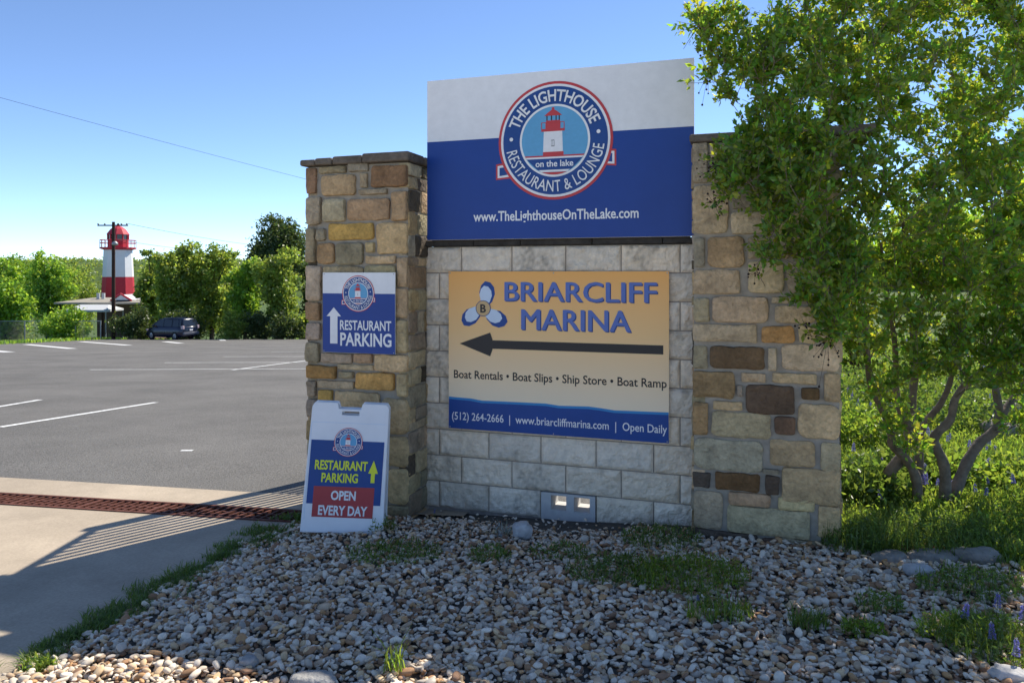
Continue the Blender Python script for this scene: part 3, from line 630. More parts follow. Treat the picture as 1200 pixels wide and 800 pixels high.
# --- A-frame sandwich board
AW, AH = .54, .875
ab = at(400, 625, 5.06); ab.z = float(gz(ab.x, ab.y))-.002
afr = thing('sandwich_board', 'white plastic sandwich board with yellow and white lettering leaning by the stone pillar', 'sandwich board', tuple(ab), R(2)); afr.rotation_euler = (0, R(2.8), R(2))
lean = R(9)
def abpanel(name, sgn):
    bm = bmesh.new()
    out = [(-AW/2-.012, 0), (AW/2+.012, 0), (AW/2-.002, AH-.03), (AW/2-.02, AH), (.15*AW, AH), (.13*AW, AH-.04), (-.15*AW, AH-.04), (-.17*AW, AH), (-AW/2+.02, AH), (-AW/2+.002, AH-.03)]
    vs = [bm.verts.new((x, 0, z)) for x, z in out]; hole = [(-.105*AW, AH-.082), (.115*AW, AH-.082), (.115*AW, AH-.058), (-.105*AW, AH-.058)]
    hv = [bm.verts.new((x, 0, z)) for x, z in hole]
    es = [bm.edges.new((vs[i], vs[(i+1) % len(vs)])) for i in range(len(vs))]+[bm.edges.new((hv[i], hv[(i+1) % 4])) for i in range(4)]
    r_ = bmesh.ops.triangle_fill(bm, use_beauty=True, edges=es)
    cxh, czh = .005*AW, AH-.07
    for fc in [x for x in bm.faces if abs(x.calc_center_median().x-cxh) < .11*AW and abs(x.calc_center_median().z-czh) < .012]: bm.faces.remove(fc)
    r_ = bmesh.ops.extrude_face_region(bm, geom=bm.faces[:])
    for v in [x for x in r_['geom'] if isinstance(x, bmesh.types.BMVert)]: v.co.y += .03
    bmesh.ops.recalc_face_normals(bm, faces=bm.faces[:])
    me = bpy.data.meshes.new(name); bm.to_mesh(me); bm.free(); me.materials.append(M['plastic'])
    o = bpy.data.objects.new(name, me); COL.objects.link(o); o.parent = afr
    bv = o.modifiers.new('bevel', 'BEVEL'); bv.width = .006; bv.segments = 2; bv.limit_method = 'ANGLE'
    return o
fp = abpanel('front_panel', 1); fp.rotation_euler = (-lean, 0, 0)
bp_ = abpanel('rear_panel', -1); bp_.rotation_euler = (0, 0, 0); bp_.location = (0, .185, -.01)
def auv(cx, cy):                                                    # photo crop coordinates -> panel coordinates
    u = .5
    for _ in range(4):
        v = (cy-15-0*u)/(745+30*u); xl = 110-82*v; xr = 543-53*v; u = (cx-xl)/(xr-xl)
    return ((u-.5)*(AW+.012), AH*(1-v))
f = Flat()
def R4(x0, x1, y0, y1): a = auv((x0+x1)/2, y0); b = auv((x0+x1)/2, y1); c = auv(x0, (y0+y1)/2); d = auv(x1, (y0+y1)/2); return c[0], d[0], b[1], a[1]
x0, x1, z0, z1 = R4(72, 512, 238, 610); f.rect(-AW*.5+.016, AW*.5-.020, z0, z1, 2, 's_navy')
rx = R4(100, 443, 507, 684); f.rect(rx[0]-.0, rx[1], rx[2], rx[3], 3, 's_brick'); o = f.build('insert_print', fp)
f = Flat(); f.rect(-AW/2+.01, AW/2-.014, AH*.842, AH*.845, 1, 's_pale'); f.rect(-AW/2+.008, -AW/2+.011, AH*.1, AH*.842, 1, 's_pale'); f.build('insert_edge', fp)
def tx(body, x0, x1, y0, y1, m, bold):
    f = Flat(); a, b, c_, d = R4(x0, x1, y0, y1); f.text(body, a, b, c_, d-c_, 5, m, bold); f.build('lettering', fp)
tx('RESTAURANT', 119, 413, 355, 408, 's_yellow', .03); tx('PARKING', 153, 358, 428, 480, 's_yellow', .03); tx('OPEN', 204, 344, 530, 582, 's_white', .032); tx('EVERY DAY', 130, 408, 616, 670, 's_white', .03)
f = Flat(); a = R4(415, 470, 352, 485); xm = (a[0]+a[1])/2; q = a[1]-a[0]; zt_ = a[3]
f.poly([(xm, zt_), (a[1], zt_-.088), (xm+q*.2, zt_-.088), (xm+q*.2, a[2]), (xm-q*.2, a[2]), (xm-q*.2, zt_-.088), (a[0], zt_-.088)], 5, 's_yellow'); f.build('arrow', fp)
ec = auv(307, 246); er = .098; eo = bpy.data.objects.new('emblem', EM); COL.objects.link(eo); eo.parent = fp; eo.location = (ec[0], -.0045, ec[1]); eo.scale = (er, er*.6, er)

# ------------------------------------------------------------------ pebbles
def cube_sphere(n=3):
    vs = []; idx = {}; fs = []
    def vid(p):
        k = tuple(np.round(p, 5))
        if k not in idx: idx[k] = len(vs); vs.append(np.array(p)/np.linalg.norm(p))
        return idx[k]
    for axs in range(3):
        for sg in (-1, 1):
            for i in range(n):
                for j in range(n):
                    q = []
                    for a, b in ((i, j), (i+1, j), (i+1, j+1), (i, j+1)):
                        t1 = math.tan((a/n*2-1)*math.pi/4); t2 = math.tan((b/n*2-1)*math.pi/4); p = [0, 0, 0]; p[axs] = sg; p[(axs+1) % 3] = t1; p[(axs+2) % 3] = t2; q.append(vid(p))
                    fs.append(q if sg > 0 else q[::-1])
    return np.array(vs), np.array(fs)
def randrot(n, tilt=.5):
    """random spin about z with a limited tilt"""
    a = rng.uniform(0, 2*np.pi, n); b = rng.normal(0, tilt, n); c = rng.normal(0, tilt, n)
    def rz(t): o = np.zeros((len(t), 3, 3)); o[:, 0, 0] = np.cos(t); o[:, 0, 1] = -np.sin(t); o[:, 1, 0] = np.sin(t); o[:, 1, 1] = np.cos(t); o[:, 2, 2] = 1; return o
    def rx(t): o = np.zeros((len(t), 3, 3)); o[:, 1, 1] = np.cos(t); o[:, 1, 2] = -np.sin(t); o[:, 2, 1] = np.sin(t); o[:, 2, 2] = np.cos(t); o[:, 0, 0] = 1; return o
    def ry(t): o = np.zeros((len(t), 3, 3)); o[:, 0, 0] = np.cos(t); o[:, 0, 2] = np.sin(t); o[:, 2, 0] = -np.sin(t); o[:, 2, 2] = np.cos(t); o[:, 1, 1] = 1; return o
    return np.einsum('nij,njk,nkl->nil', rz(a), rx(b), ry(c))
def inwall(X, Y, Z, pad=.02):
    s = X*TC-(Y-D0)*TS; p = -(X*TS+(Y-D0)*TC)
    a = (s > s0-pad) & (s < s1+pad) & (p < PL+pad) & (p > PL-PDP-pad) & (Z < pt+.1)
    b = (s > r0-pad) & (s < r1+pad) & (p < PR+pad) & (p > PR-RDP-pad) & (Z < rt+.1)
    c = (s > s1) & (s < r0) & (p < .03+pad) & (p > -.25) & (Z < ZT+.08)
    return a | b | c
def pebbles(name, n, seed, lift, smin, smax):
    r = np.random.default_rng(seed)
    Y = r.uniform(2.0, 5.75, n*3); X = r.uniform(-2.9, 4.2, n*3)
    d = bedd(X, Y); s = X*TC-(Y-D0)*TS; p = -(X*TS+(Y-D0)*TC)
    edge = .10+.08*np.sin(Y*7)+.05*np.sin(Y*17+1); keep = (d > edge*.6) & ~inwall(X, Y, np.zeros_like(X))
    # bare dark strip along the foot of the block wall, edging rocks on the right
    strip_ = .36+.06*np.sin(s*5)+.03*np.sin(s*17)
    keep &= ~((s > s1+.02) & (s < r0+.0) & (p < np.where(s < spx(740), strip_, strip_*.4)) & (r.uniform(0, 1, n*3) > .05))
    keep &= p > -.02
    keep &= np.where(s > s1, True, p > PL) | (s < s0-.03)
    rightedge = 2.85+.12*np.sin(Y*5)-.28*(Y-4.2)
    keep &= (X < rightedge)
    # thin out where weeds grow
    X, Y = X[keep][:n], Y[keep][:n]; n = len(X)
    big = r.uniform(0, 1, n)**2.2
    size = smin+(smax-smin)*big
    # farther ones slightly smaller crushed gravel
    size *= np.where(Y > 4.9, .8, 1.0)
    B, Fq = cube_sphere(3); nv = len(B)
    sc = np.stack([size*r.uniform(.85, 1.5, n), size*r.uniform(.65, 1.05, n), size*r.uniform(.32, .62, n)], 1)
    freq = r.normal(0, 1, (n, 3, 3)); ph = r.uniform(0, 6.3, (n, 3))
    defo = 1+.13*np.sin(np.einsum('vk,njk->nvj', B, freq)*1.7+ph[:, None, :]).sum(-1)
    sq = np.sign(B)*np.abs(B)**.88
    P = sq[None]*defo[..., None]*sc[:, None, :]
    P = np.einsum('nij,nvj->nvi', randrot(n, .38), P)
    P[..., 0] += X[:, None]; P[..., 1] += Y[:, None]; P[..., 2] += (gz(X, Y)+lift(r, n)+sc[:, 2]*.35)[:, None]
    pal = np.array([(.56, .52, .46), (.57, .54, .49), (.46, .42, .37), (.44, .35, .26), (.52, .40, .26), (.26, .16, .095), (.24, .15, .10), (.36, .34, .32), (.62, .58, .52), (.40, .25, .13)])
    pr = np.array([.18, .15, .14, .12, .10, .10, .07, .08, .06, .05]); ci = r.choice(len(pal), n, p=pr/pr.sum())
    c = pal[ci]*np.array((1.30, 1.19, 1.04))*r.uniform(.85, 1.22, (n, 1))
    return P.reshape(-1, 3), (Fq[None]+(np.arange(n)*nv)[:, None, None]).reshape(-1, 4), np.repeat(c, nv, 0)
parts = [pebbles('a', 20000, 3, lambda r, n: r.uniform(-.012, .0, n), .0095, .020), pebbles('b', 16000, 4, lambda r, n: r.uniform(.0, .015, n), .0095, .024)]
V = np.concatenate([parts[0][0], parts[1][0]]); Fq = np.concatenate([parts[0][1], parts[1][1]+len(parts[0][0])]); C = np.concatenate([parts[0][2], parts[1][2]])
o = arrmesh('pebble_gravel', V, Fq, M['pebble'], col=C, smooth=True); tag(o, 'bed of rounded grey, tan and brown river pebbles', 'gravel', kind='stuff')

def rock(name, label, px, size, seed, squash=.6, group=None, mat_='rock', sink=.3, cat='rock', rz=0.):
    p = gpx(*px); r = random.Random(seed); B, Fq = cube_sphere(7)
    sq = np.sign(B)*np.abs(B)**.75; o = r.uniform(0, 90)
    d = np.array([1+.22*noise.noise(Vector(b)*1.4+Vector((o, 0, 0)))+.12*noise.noise(Vector(b)*3.5+Vector((o, 3, 0)))+.05*noise.noise(Vector(b)*9+Vector((o, 3, 0))) for b in B])
    P = sq*d[:, None]*np.array(size)/2
    ob = arrmesh(name, P, Fq, M[mat_], smooth=True, loc=(p.x, p.y, p.z+size[2]/2*(1-sink*2)))
    ob.rotation_euler = (0, 0, rz); tag(ob, label, cat, group); return ob
M['greyrock'] = mat('grey_concrete_chunk', (.36, .35, .33), .9, var=.35, vscale=9, bump=.8, bscale=30, bdist=.02)
M['whiterock'] = mat('white_stone', (.48, .47, .46), .85, var=.3, vscale=10, bump=.6, bscale=25, bdist=.02)
eg = 'flat rocks edging the flower bed'
rock('edging_rock', 'small flat grey edging rock nearest to the stone wall', (1044, 656), (.22, .14, .07), 1, group=eg, rz=.2)
rock('edging_rock', 'long pale flat edging rock in the middle of the bed edge', (1094, 655), (.29, .15, .075), 2, group=eg, rz=-.1)
rock('edging_rock', 'tan edging rock half in sun at the grassy end of the bed edge', (1146, 656), (.26, .17, .10), 3, group=eg, rz=.1)
rock('boulder', 'grey boulder lying among bluebonnets right of the tree', (1190, 500), (.55, .4, .36), 5, sink=.25, group='boulders on the flower slope')
rock('boulder', 'smaller pale boulder beside the larger one on the flower slope', (1170, 512), (.3, .28, .22), 6, sink=.2, group='boulders on the flower slope')
rock('river_stone', 'large pale oblong stone lying on the pebbles before the edging rocks', (1077, 675), (.17, .08, .075), 7, mat_='whiterock', sink=.05, rz=-.6, cat='stone')
rock('river_stone', 'pale angular stone resting at the gravel edge beside the silver plant', (612, 630), (.13, .11, .11), 8, mat_='whiterock', sink=.02, cat='stone')
rock('concrete_chunk', 'flat grey concrete chunk in the sunny pebbles at the bed corner', (366, 803), (.20, .10, .06), 9, mat_='greyrock', sink=.15, cat='concrete chunk')
rock('pitted_stone', 'dark pitted stone in sunlit pebbles left of the concrete chunk', (292, 781), (.075, .06, .05), 10, mat_='greyrock', sink=.02, cat='stone')
rock('river_stone', 'grey stone in the lower right corner under the bluebonnets', (1182, 797), (.13, .09, .06), 12, mat_='whiterock', sink=.1, rz=-.5, cat='stone')

# ------------------------------------------------------------------ leaves, grass, weeds
def leaves(P, size, aspect=.5, up=.0, fold=.25, r=rng, dirs=None):
    """folded kite leaf at each point P (n,3)"""
    n = len(P); d = r.normal(0, 1, (n, 3)) if dirs is None else dirs+r.normal(0, .5, (n, 3)); d[:, 2] += up; d /= np.linalg.norm(d, axis=1, keepdims=True)
    e = r.normal(0, 1, (n, 3)); e -= (e*d).sum(1, keepdims=True)*d; e /= np.linalg.norm(e, axis=1, keepdims=True); nn = np.cross(d, e)
    s = (size*r.uniform(.42, 1.3, n))[:, None]
    a = P; b = P+d*s*.45+e*s*aspect*.5+nn*s*fold*.4; c = P+d*s; f = P+d*s*.45-e*s*aspect*.5+nn*s*fold*.4
    V = np.stack([a, b, c, f], 1).reshape(-1, 3); i = np.arange(n)*4
    Fc = np.concatenate([np.stack([i, i+1, i+2], 1), np.stack([i, i+2, i+3], 1)])
    return V, Fc
def blades(P, h, w, r=rng, lean=.35):
    n = len(P); t = r.uniform(0, 2*np.pi, n); H = (h*r.uniform(.5, 1.25, n))[:, None]; dv = np.stack([np.cos(t), np.sin(t), np.zeros(n)], 1); sd_ = np.stack([-np.sin(t), np.cos(t), np.zeros(n)], 1)
    ln = (r.uniform(.05, 1, n)*lean*2)[:, None]*H; up = np.array([0, 0, 1.])
    a = P-sd_*w/2; b = P+sd_*w/2; c = P+dv*ln*.35+up*H*.6+sd_*w*.4; d = P+dv*ln*.35+up*H*.6-sd_*w*.4; e = P+dv*ln+up*H*.95
    V = np.stack([a, b, c, d, e], 1).reshape(-1, 3); i = np.arange(n)*5
    Fc = np.concatenate([np.stack([i, i+1, i+2], 1), np.stack([i, i+2, i+3], 1), np.stack([i+3, i+2, i+4], 1)])
    return V, Fc
def pcol(n, k, var=.35, r=rng, warm=.15):
    b = r.uniform(1-var, 1+var*.6, (n, 1)); c = np.concatenate([b*(1+r.uniform(-warm, warm*1.4, (n, 1))), b, b*r.uniform(.7, 1.1, (n, 1))], 1); return np.repeat(c, k, 0)
def ground_pts(n, fx, r=rng):
    X, Y = fx(n, r); return np.stack([X, Y, gz(X, Y)], 1)

# grass strip along the drive edge
def fx(n, r):
    t = r.uniform(-.1, 2.35, n); w = np.clip(r.normal(0.02, .10, n), -.2, .28)*(.35+.65*np.abs(np.sin(t*2.9+.4))); P = BA[None]+BD[None]*t[:, None]+BN[None]*(w+.02)[:, None]; return P[:, 0], P[:, 1]
P = ground_pts(9000, fx); P = P[[noise.noise((p[0]*5, p[1]*5, 1))+.6*noise.noise((p[0]*14, p[1]*14, 7)) > -.12 for p in P]]; P[:, 2] -= .008; V1, F1 = blades(P, .042, .006, lean=.9)
o = arrmesh('grass_edge', V1, F1, M['weed'], col=pcol(len(P), 5)); tag(o, 'dark green grass creeping along the drive edge', 'grass', kind='stuff')
# grass slope on the right
def fx(n, r):
    Y = 4.35+9.5*r.uniform(0, 1, n)**1.5; X = 2.1+r.uniform(0, 1, n)*(.35+.78*Y-2.1+.6); return X, Y
P = ground_pts(48000, fx); k = ~inwall(P[:, 0], P[:, 1], P[:, 2], .03) & ((P[:, 0] > 2.95-.25*(P[:, 1]-4.2)) | (P[:, 1] > 4.95)); P = P[k]; P[:, 2] -= .01
hh = np.where(P[:, 1] < 5.2, .08, .11)
V1, F1 = blades(P, hh, .011, lean=.55); o = arrmesh('meadow_grass', V1, F1, M['grass'], col=pcol(len(P), 5, .4)); tag(o, 'bright green meadow grass on the slope right of the wall', 'grass', kind='stuff')
P2 = ground_pts(46000, fx); k = ~inwall(P2[:, 0], P2[:, 1], P2[:, 2], .03) & (P2[:, 1] > 4.75); P2 = P2[k]; P2[:, 2] += rng.uniform(0, .16, len(P2))*rng.uniform(.3, 1, len(P2))
V1, F1 = leaves(P2, .035*np.ones(len(P2)), .45, up=.3); o = arrmesh('leafy_groundcover', V1, F1, M['grass'], col=pcol(len(P2), 4, .45)); tag(o, 'low leafy plants covering the ground round the tree', 'ground cover', kind='stuff')
def fx(n, r):
    Y = .5+4.3*r.uniform(0, 1, n); X = 2.75+.12*np.sin(Y*5)-.28*(Y-4.2)+5*r.uniform(0, 1, n)**1.4; return X, Y
P = ground_pts(16000, fx); V1, F1 = blades(P, .07, .009, lean=.7); o = arrmesh('verge_lawn', V1, F1, M['weed'], col=pcol(len(P), 5, .4)); tag(o, 'short grass beside the right edge of the pebbles', 'grass', kind='stuff')
# grass fringe along the far lot edge
def fx(n, r):
    t = r.uniform(0, 1, n); w = r.uniform(-.2, 2.6, n); return E0.x+(E1.x-E0.x)*t-ed.y*w, E0.y+(E1.y-E0.y)*t+ed.x*w
P = ground_pts(9000, fx); V1, F1 = blades(P, .22, .06); o = arrmesh('verge_grass', V1, F1, M['tree2'], col=pcol(len(P), 5)); tag(o, 'strip of rough grass along the far edge of the lot', 'grass', kind='stuff')

# single weeds on the pebbles
def weed(label, px, rad, h, n, kind='tuft', m='weed', seed=0, group='weeds on the pebble bed', name='weed_clump'):
    p = gpx(*px); r = np.random.default_rng(seed+50)
    n = int(n*.62); h *= .85; a = r.uniform(0, 6.28, n); q = rad*np.sqrt(r.uniform(0, 1, n)); X = p.x+q*np.cos(a); Y = p.y+q*.75*np.sin(a)
    P = np.stack([X, Y, gz(X, Y)+.012], 1)-np.array([p.x, p.y, p.z])
    if kind == 'tuft': V, Fc = blades(P, h, .006, r, .6); k = 5
    else:
        P[:, 2] += r.uniform(0, 1, n)*h*(1-.6*(q/rad)); V, Fc = leaves(P, (.028 if name != 'leafy_plant' else .062)*np.ones(n), .4 if name != 'leafy_plant' else .52, up=.4, r=r); k = 4
        V2, F2 = blades((P if name != 'leafy_plant' else P[:30])[:n//3]*np.array([1, 1, 0])+np.array([0, 0, .01]), h*.9, .004, r, .5)
        c = np.concatenate([pcol(n, 4, .35, r), pcol(len(V2)//5, 5, .35, r)])
        o = arrmesh(name, np.concatenate([V, V2]), np.concatenate([Fc, F2+len(V)]), M[m], col=c, loc=p); return tag(o, label, 'weed', group)
    o = arrmesh(name, V, Fc, M[m], col=pcol(n, k, .35, r), loc=p); return tag(o, label, 'weed', group)
weed('dark low weed patch in the pebbles just right of the sandwich board', (462, 652), .30, .08, 1100, 'leafy', seed=1)
weed('weed sprouting at the lower right corner of the sandwich board', (448, 622), .10, .14, 260, 'leafy', seed=2)
weed('small sparse weed in pebbles between sandwich board and pale angular stone', (574, 655), .14, .10, 380, 'leafy', seed=3)
weed('low green weeds in the pebbles below the holed block', (655, 650), .20, .06, 500, 'leafy', seed=4)
weed('broad weed patch in the middle of the pebble bed', (722, 672), .30, .10, 1300, 'leafy', 'weed', seed=5)
weed('biggest tall green weed patch in front of the stone and block wall joint', (808, 680), .34, .15, 2000, 'leafy', 'grass', seed=6)
weed('green weeds growing against the foot of the block wall by its right end', (775, 635), .26, .12, 900, 'leafy', seed=7)
weed('bright grass tuft with dry straw below the biggest weed patch', (842, 722), .17, .09, 380, 'tuft', 'grass', seed=8)
weed('dark grass tuft below the stone wall on the pebbles', (948, 735), .09, .09, 260, 'tuft', seed=9)
weed('bright yellow green weed on pebbles lit by a fleck of sun', (1010, 742), .10, .07, 420, 'leafy', 'grass', seed=10)
weed('thin feathery weed standing on the pebbles below the edging rocks', (1030, 715), .12, .12, 320, 'leafy', seed=11)
weed('lone grass sprig in the pebbles near the picture bottom', (462, 790), .05, .16, 60, 'tuft', 'grass', seed=12)
weed('small sunlit weed at the corner of drive and pebbles', (45, 783), .07, .05, 200, 'leafy', 'grass', seed=13)
weed('lupin leaves under the two nearest bluebonnets', (1125, 745), .20, .12, 1000, 'leafy', 'grass', seed=14)
weed('dark green leaves crowding the right edge of the pebbles', (1180, 760), .28, .16, 1700, 'leafy', seed=15)
weed('shaded weeds before the tan edging rock', (1140, 690), .30, .11, 1300, 'leafy', seed=16)
weed('dark leafy weeds at the right end of the stone wall foot', (1012, 640), .26, .22, 3000, 'leafy', seed=17)
weed('dense dark leaves round the foot of the tree trunks', (1075, 632), .50, .17, 6500, 'leafy', seed=18)
M['silver'] = leafmat('silver_leaf', (.42, .45, .43), (.3, .33, .3), .25)
weed('small silvery spiky plant beside the pale angular stone', (589, 628), .06, .11, 130, 'leafy', 'silver', seed=20, group='', name='silver_plant')

# leafy plants on the slope round the trunks
for lb, px, rad, h, n, m, sd_ in (('leafy plant filling the gap between the stone wall and the leftmost trunk', (1008, 585), .34, .42, 3600, 'weed', 60), ('taller pale leafy plant behind the wall end, left of the trunks', (1005, 520), .55, .55, 4200, 'grass', 61), ('dark bushy plant just behind the crossing trunks', (1068, 560), .42, .36, 3000, 'weed', 62),
      ('bushy plant between the two rightmost trunks', (1125, 565), .40, .30, 2600, 'grass', 63), ('low bushy plant in the sun right of the tree', (1175, 560), .45, .26, 2400, 'grass', 64), ('far leafy plant below the grey boulders', (1150, 500), .75, .5, 3600, 'weed', 65), ('far leafy plant seen between the left and middle trunks', (1045, 470), 1.0, .7, 4200, 'weed', 66)):
    weed(lb, px, rad, h, n, 'leafy', m, sd_, 'leafy plants on the slope', 'leafy_plant')
# bluebonnets
bb = thing('bluebonnet', 'bluebonnet', 'bluebonnet')
mb = MB(); mb.tube([(0, 0, 0), (.01, .004, .09), (.012, 0, .25)], [.003, .0028, .002], 6); mb.build('stem', mat('green_stem', (.08, .13, .03), .7), bb)
r = np.random.default_rng(11); n = 300; zz = r.uniform(.0, 1, n); an = r.uniform(0, 6.28, n); rr = .021*(1-.72*zz)
P = np.stack([.011+rr*np.cos(an), .002+rr*np.sin(an), .13+.115*zz], 1); dv = np.stack([np.cos(an), np.sin(an), .5+0*an], 1)
V, Fc = leaves(P, .0125*np.ones(n), .8, r=r, dirs=dv*1.6); arrmesh('flower_spike', V, Fc, M['petal'], bb, col=pcol(n, 4, .45, r, .1))
n = 16; P = np.stack([.011+r.normal(0, .003, n), .002+r.normal(0, .003, n), .243+r.uniform(0, .02, n)], 1); V, Fc = leaves(P, .010*np.ones(n), .8, up=1, r=r); arrmesh('flower_tip', V, Fc, M['petaltip'], bb, col=pcol(n, 4, .2, r))
n = 60; an = r.uniform(0, 6.28, n); rr = .07*np.sqrt(r.uniform(.05, 1, n)); P = np.stack([rr*np.cos(an), rr*np.sin(an), r.uniform(.02, .11, n)], 1)
V, Fc = leaves(P, .03*np.ones(n), .32, up=.3, r=r); arrmesh('leaves', V, Fc, M['grass'], bb, col=pcol(n, 4, .3, r))
near = [((1127, 745), 1.0, 'upright bluebonnet in the pebbles below the edging rocks'), ((1163, 768), .9, 'bluebonnet with a lit violet spike above the lowest pebbles'), ((1166, 728), .9, 'shaded bluebonnet under the tan edging rock'),
        ((1196, 748), 1.1, 'bluebonnet cut by the picture edge above the corner stone'), ((1192, 790), .9, 'darkest bluebonnet over the stone in the lower corner'), ((818, 712), .45, 'tiny bluebonnet opening among the biggest weed patch'), ((508, 606), .42, 'lone small bluebonnet at the inner corner of the stone pillar')]
for i, (px, sc, lab) in enumerate(near):
    o = bb if i == 0 else copy_tree(bb); o.location = gpx(*px); sc *= .62; o.scale = (sc,)*3; o.rotation_euler = (random.uniform(-.15, .15), random.uniform(-.15, .15), random.uniform(0, 6)); tag(o, lab, None, 'bluebonnets on the pebble bed')
cnt = 0
while cnt < 280:
    Y = 5.3+8*random.random()**1.3; X = 2.2+random.random()*(.75*Y-1.8)
    if inwall(np.array([X]), np.array([Y]), np.array([.2]), .06)[0]: continue
    if cnt % 3: # drifts
        X = X if noise.noise((X*.9, Y*.9, 3)) > -.05 else None
    if X is None: continue
    o = copy_tree(bb); sc = random.uniform(.4, .66); o.location = (X, Y, float(gz(X, Y))+.06*sc); o.scale = (sc,)*3; o.rotation_euler = (random.uniform(-.2, .2), random.uniform(-.2, .2), random.uniform(0, 6))
    tag(o, 'blue violet bluebonnet in the sunny grass behind the tree', None, 'bluebonnets on the grassy slope'); cnt += 1

# ------------------------------------------------------------------ the multi-stemmed tree
tb = gpx(1075, 605)
tr = thing('crape_myrtle', 'multi-stemmed leafy tree with twisting grey brown trunks in front of the wall end', 'tree', tuple(tb))
def tp(cx, cy, Y): return at(980+cx/2.859, 400+cy/2.859, Y)
TRK = [[(190, 560, 5.5), (187, 480, 5.5), (178, 440, 5.48), (205, 405, 5.46), (235, 350, 5.45), (245, 290, 5.42), (255, 190, 5.38), (262, 80, 5.34), (255, -60, 5.3), (235, -200, 5.2), (225, -400, 5.1)],
       [(272, 555, 5.42), (268, 460, 5.40), (235, 395, 5.38), (188, 345, 5.33), (180, 290, 5.3), (152, 225, 5.22), (116, 150, 5.12), (106, 60, 5.02), (98, -60, 4.85), (60, -180, 4.72), (20, -320, 4.66)],
       [(245, 290, 5.42), (205, 200, 5.38), (200, 110, 5.32), (195, 0, 5.25), (170, -140, 5.1), (150, -330, 5.0)],
       [(284, 545, 5.55), (277, 400, 5.55), (284, 305, 5.55), (312, 255, 5.53), (352, 205, 5.5), (385, 120, 5.45), (390, 0, 5.4), (370, -180, 5.3), (350, -420, 5.2)],
       [(352, 585, 5.4), (365, 500, 5.4), (360, 410, 5.38), (330, 345, 5.36), (335, 310, 5.35), (382, 262, 5.33), (400, 190, 5.3), (450, 130, 5.28), (535, 75, 5.25), (630, 15, 5.22), (690, -110, 5.2), (720, -300, 5.2)],
       [(362, 590, 5.42), (405, 485, 5.45), (438, 405, 5.47), (480, 340, 5.5), (528, 300, 5.5), (548, 245, 5.52), (532, 150, 5.52), (526, 50, 5.5), (535, -80, 5.45), (520, -260, 5.4), (500, -450, 5.3)],
       [(548, 250, 5.52), (580, 210, 5.55), (632, 130, 5.6), (690, 40, 5.6), (740, -100, 5.5)]]
TRR = [.055, .041, .031, .037, .046, .049, .031]
mb = MB(); nodes = []
def smooth(path, k=4):
    out = []
    for i in range(len(path)-1):
        p0, p1, p2, p3 = path[max(i-1, 0)], path[i], path[i+1], path[min(i+2, len(path)-1)]
        for j in range(k):
            t = j/k; out.append(.5*((2*p1)+(p2-p0)*t+(2*p0-5*p1+4*p2-p3)*t*t+(3*p1-p0-3*p2+p3)*t**3))
    return out+[path[-1]]
for path, r0_ in zip(TRK, TRR):
    pp = smooth(([tp(path[0][0], path[0][1]+45, path[0][2])] if path[0][1] > 500 else [])+[tp(*q) for q in path]); n = len(pp)
    rad = [r0_*(1.25-.25*min(1, i/4))*(1-.75*(i/(n-1)))*(1+.06*math.sin(i*1.7)) for i in range(n)]
    mb.tube([p-tb for p in pp], rad, 10)
    for i in range(n//3, n): nodes.append((pp[i], rad[i]))
BL = [(950, 90, 4.9, 85, 85, .6), (1010, 60, 5.0, 110, 110, .8), (1110, 80, 5.2, 110, 110, .9), (1180, 150, 5.2, 70, 140, .8), (908, 190, 4.5, 52, 60, .22), (965, 225, 4.42, 90, 85, .25), (1050, 230, 5.0, 105, 105, .8), (1140, 260, 5.1, 95, 105, .8),
      (925, 285, 4.4, 52, 42, .18), (985, 345, 4.35, 48, 58, .2), (1060, 345, 5.0, 75, 60, .6), (1150, 350, 5.1, 75, 55, .6), (1205, 300, 5.2, 55, 110, .6), (1000, -20, 5, 110, 50, .6), (1120, -30, 5.1, 110, 50, .6), (1195, 20, 5.1, 60, 90, .6),
      (848, 70, 4.6, 22, 60, .12), (829, 32, 4.6, 13, 26, .08), (858, 215, 4.45, 22, 42, .12), (893, 110, 4.6, 38, 70, .25), (1065, 395, 5.15, 70, 40, .35), (1010, 395, 4.95, 35, 35, .2), (1150, 400, 5.2, 70, 30, .4), (1225, 290, 6.2, 70, 90, .6), (1190, 405, 5.0, 35, 50, .2), (1165, 432, 5.05, 50, 30, .2), (1095, 425, 4.95, 40, 32, .15), (1030, 440, 5.0, 22, 35, .12), (1062, 500, 5.15, 30, 40, .1), (1192, 470, 5.2, 25, 30, .15), (885, 30, 4.7, 40, 50, .25)]
twigs = []; r = np.random.default_rng(21)
wts = np.array([b[3]*b[4] for b in BL], float); wts /= wts.sum()
tips = []
for bi in r.choice(len(BL), 960, p=wts):
    x, y, Y, rx_, ry_, rz_ = BL[bi]; d = r.normal(0, 1, 3); d /= np.linalg.norm(d); q = r.uniform(.15, 1)**.45
    tips.append(at(x+rx_*d[0]*q, y+ry_*d[1]*q, Y+rz_*d[2]*q))
for bi in range(len(BL)):
    if bi in (16, 17, 18, 8, 9): 
        x, y, Y, rx_, ry_, rz_ = BL[bi]
        for k in range(4): d = r.normal(0, .55, 3); tips.append(at(x+rx_*d[0], y+ry_*d[1], Y+rz_*d[2]))
NP = np.array([n_[0][:] for n_ in nodes]); NR = [n_[1] for n_ in nodes]
LP = []; LD = []
